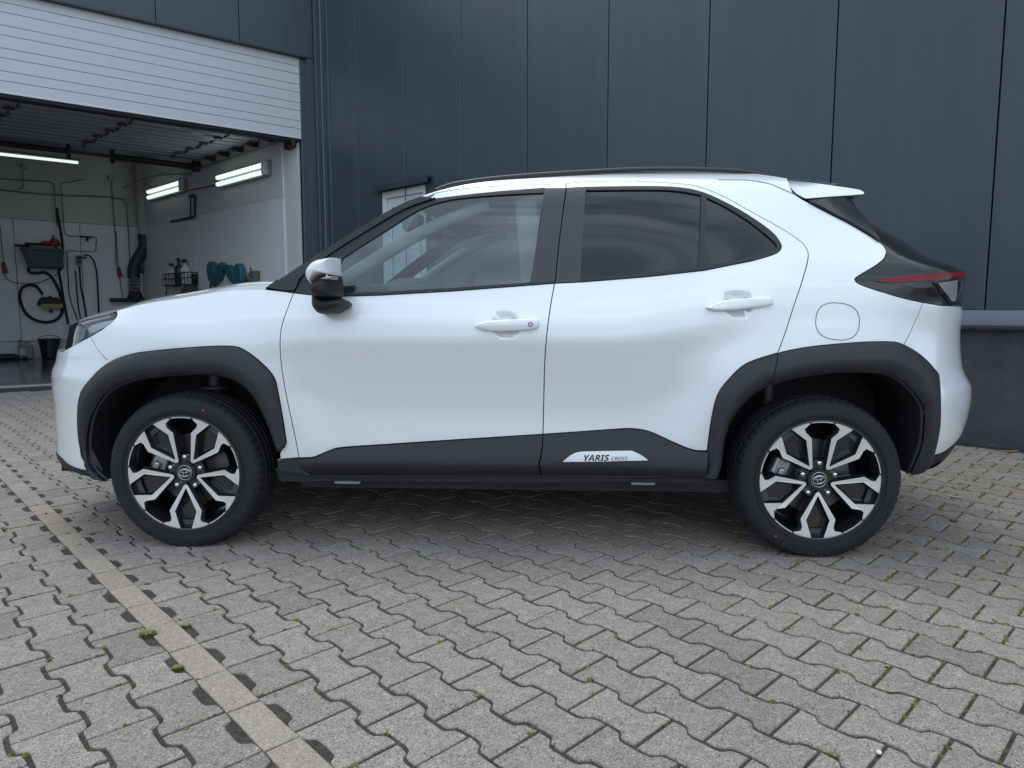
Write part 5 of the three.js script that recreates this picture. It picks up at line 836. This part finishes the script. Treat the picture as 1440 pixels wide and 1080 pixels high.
// ------------------------------------------------------------------ small life on the paving
{
  const r = rng(5), g = new THREE.IcosahedronGeometry(1, 1), p = g.attributes.position; for (let i = 0; i < p.count; i++) { const k = .75 + .5 * nB(p.getX(i) * .4 + .3, p.getY(i) * .4 + p.getZ(i) * .3); p.setXYZ(i, p.getX(i) * k, p.getY(i) * k, p.getZ(i) * k); } g.computeVertexNormals();
  const n = mossAt.length * 4, im = new THREE.InstancedMesh(g, std(.9, .9, .9, .95, { side: THREE.DoubleSide }), n), m = new THREE.Matrix4(), c = new THREE.Color(); im.name = 'moss'; im.userData = { kind: 'stuff', label: 'yellow-green moss growing in the joints of the paving', category: 'moss' };
  for (let i = 0; i < n; i++) { const [x, z] = mossAt[Math.floor(i / 4)], s = .0025 + .0045 * r() * r(); m.compose(V3(x + (r() - .5) * .012, -.006 + .003 * r(), z + (r() - .5) * .012), new THREE.Quaternion().setFromEuler(new THREE.Euler(r() * 6, r() * 6, r() * 6)), V3(s * (1 + r()), s * (.6 + .6 * r()), s * (1 + r()))); im.setMatrixAt(i, m); const t = r(); c.setRGB(mix(.085, .21, t), mix(.080, .185, t), mix(.022, .045, t)); im.setColorAt(i, c); }
  im.castShadow = im.receiveShadow = true; scene.add(im);
  const groundAt = (px, py) => { const d = rayTo(px, py), t = -camera.position.y / d.y; return camera.position.clone().addScaledVector(d, t); };
  const leafy = [std(.25, .26, .075, .8), std(.17, .19, .06, .8)];
  for (const [px, py, s, l] of [[208, 893, 1.25, 'yellow-green weed tuft at the left edge of the pale edging strip'], [250, 940, .8, 'weed tuft below the larger one, left of the edging strip'], [263, 880, .7, 'weed tuft right of the edging strip, opposite the larger one'], [130, 751, .7, 'low weed at the edging strip in front of the front tyre'], [1172, 1062, .6, 'small weed at the bottom edge of the paving'], [672, 978, .6, 'small weed in a joint in the middle foreground']]) {
    const q = groundAt(px, py), o = thing('weed_tuft', l, 'weed'), gs = [[], []];
    for (let i = 0; i < 170; i++) { const a = r() * 6.28, q0 = Math.sqrt(r()), d = .017 * q0 * s, h = (.004 + .014 * r() * (1.15 - q0)) * s, w = .0013 * s * (1 + r()), b = new THREE.BufferGeometry(), lx = Math.cos(a) * h * .9, lz = Math.sin(a) * h * .9, x = Math.cos(a) * d, z = Math.sin(a) * d * .8, nx = -Math.sin(a) * w, nz = Math.cos(a) * w; b.setAttribute('position', new THREE.Float32BufferAttribute([x - nx, -.006, z - nz, x + nx, -.006, z + nz, x + lx * .5 + nx * 1.4, h * .8 - .004, z + lz * .5 + nz * 1.4, x - nx, -.006, z - nz, x + lx * .5 + nx * 1.4, h * .8 - .004, z + lz * .5 + nz * 1.4, x + lx * .5 - nx * 1.4, h * .8 - .004, z + lz * .5 - nz * 1.4, x + lx * .5 - nx * 1.4, h * .8 - .004, z + lz * .5 - nz * 1.4, x + lx * .5 + nx * 1.4, h * .8 - .004, z + lz * .5 + nz * 1.4, x + lx * 1.3, h - .003, z + lz * 1.3], 3)); b.computeVertexNormals(); gs[i % 2].push(b); }
    o.position.set(q.x, 0, q.z); mesh('leaves', gs[0], leafy[0], o).material.side = THREE.DoubleSide; mesh('leaves', gs[1], leafy[1], o).material.side = THREE.DoubleSide;
  }
  for (const [px, py, s, c, l] of [[1420, 636, .06, [.30, .15, .06], 'dry brown leaf at the foot of the plinth on the right'], [1343, 700, .04, [.42, .38, .32], 'pale dry leaf on the paving behind the rear tyre'], [1342, 733, .03, [.2, .17, .12], 'small curled leaf on the paving behind the rear tyre'], [1434, 688, .025, [.5, .3, .2], 'tiny reddish leaf at the right edge of the picture'], [1236, 1060, .012, [.7, .7, .7], 'tiny white pebble on the paving at the lower right']]) {
    const q = groundAt(px, py), o = thing(s < .02 ? 'pebble' : 'fallen_leaf', l, s < .02 ? 'pebble' : 'leaf'); o.position.set(q.x, .004, q.z); o.rotation.y = r() * 6;
    if (s < .02) { mesh('stone', new THREE.IcosahedronGeometry(.006, 1).scale(1, .7, 1.2), std(...c, .8), o); continue; }
    const sh = new THREE.Shape(); sh.moveTo(-s, 0); sh.bezierCurveTo(-s * .4, s * .7, s * .3, s * .55, s, 0); sh.bezierCurveTo(s * .3, -s * .5, -s * .4, -s * .65, -s, 0);
    const lg = new THREE.ExtrudeGeometry(sh, { depth: .0008, bevelEnabled: false, curveSegments: 10 }).rotateX(-Math.PI / 2), lp = lg.attributes.position; for (let i = 0; i < lp.count; i++) lp.setY(i, lp.getY(i) + 6 * lp.getZ(i) * lp.getZ(i) + 3 * lp.getX(i) * lp.getX(i) - .2 * lp.getX(i) * (s > .05 ? 1 : .2) * .3); lg.computeVertexNormals();
    mesh('blade', lg, std(...c, .8, { side: THREE.DoubleSide }), o); mesh('stalk', tube([[s, .003, 0], [s * 1.3, .004, s * .1], [s * 1.5, .002, s * .2]], .0012, 5, 3), std(c[0] * .6, c[1] * .6, c[2] * .6, .8), o);
  }
}
renderer.render(scene, camera);
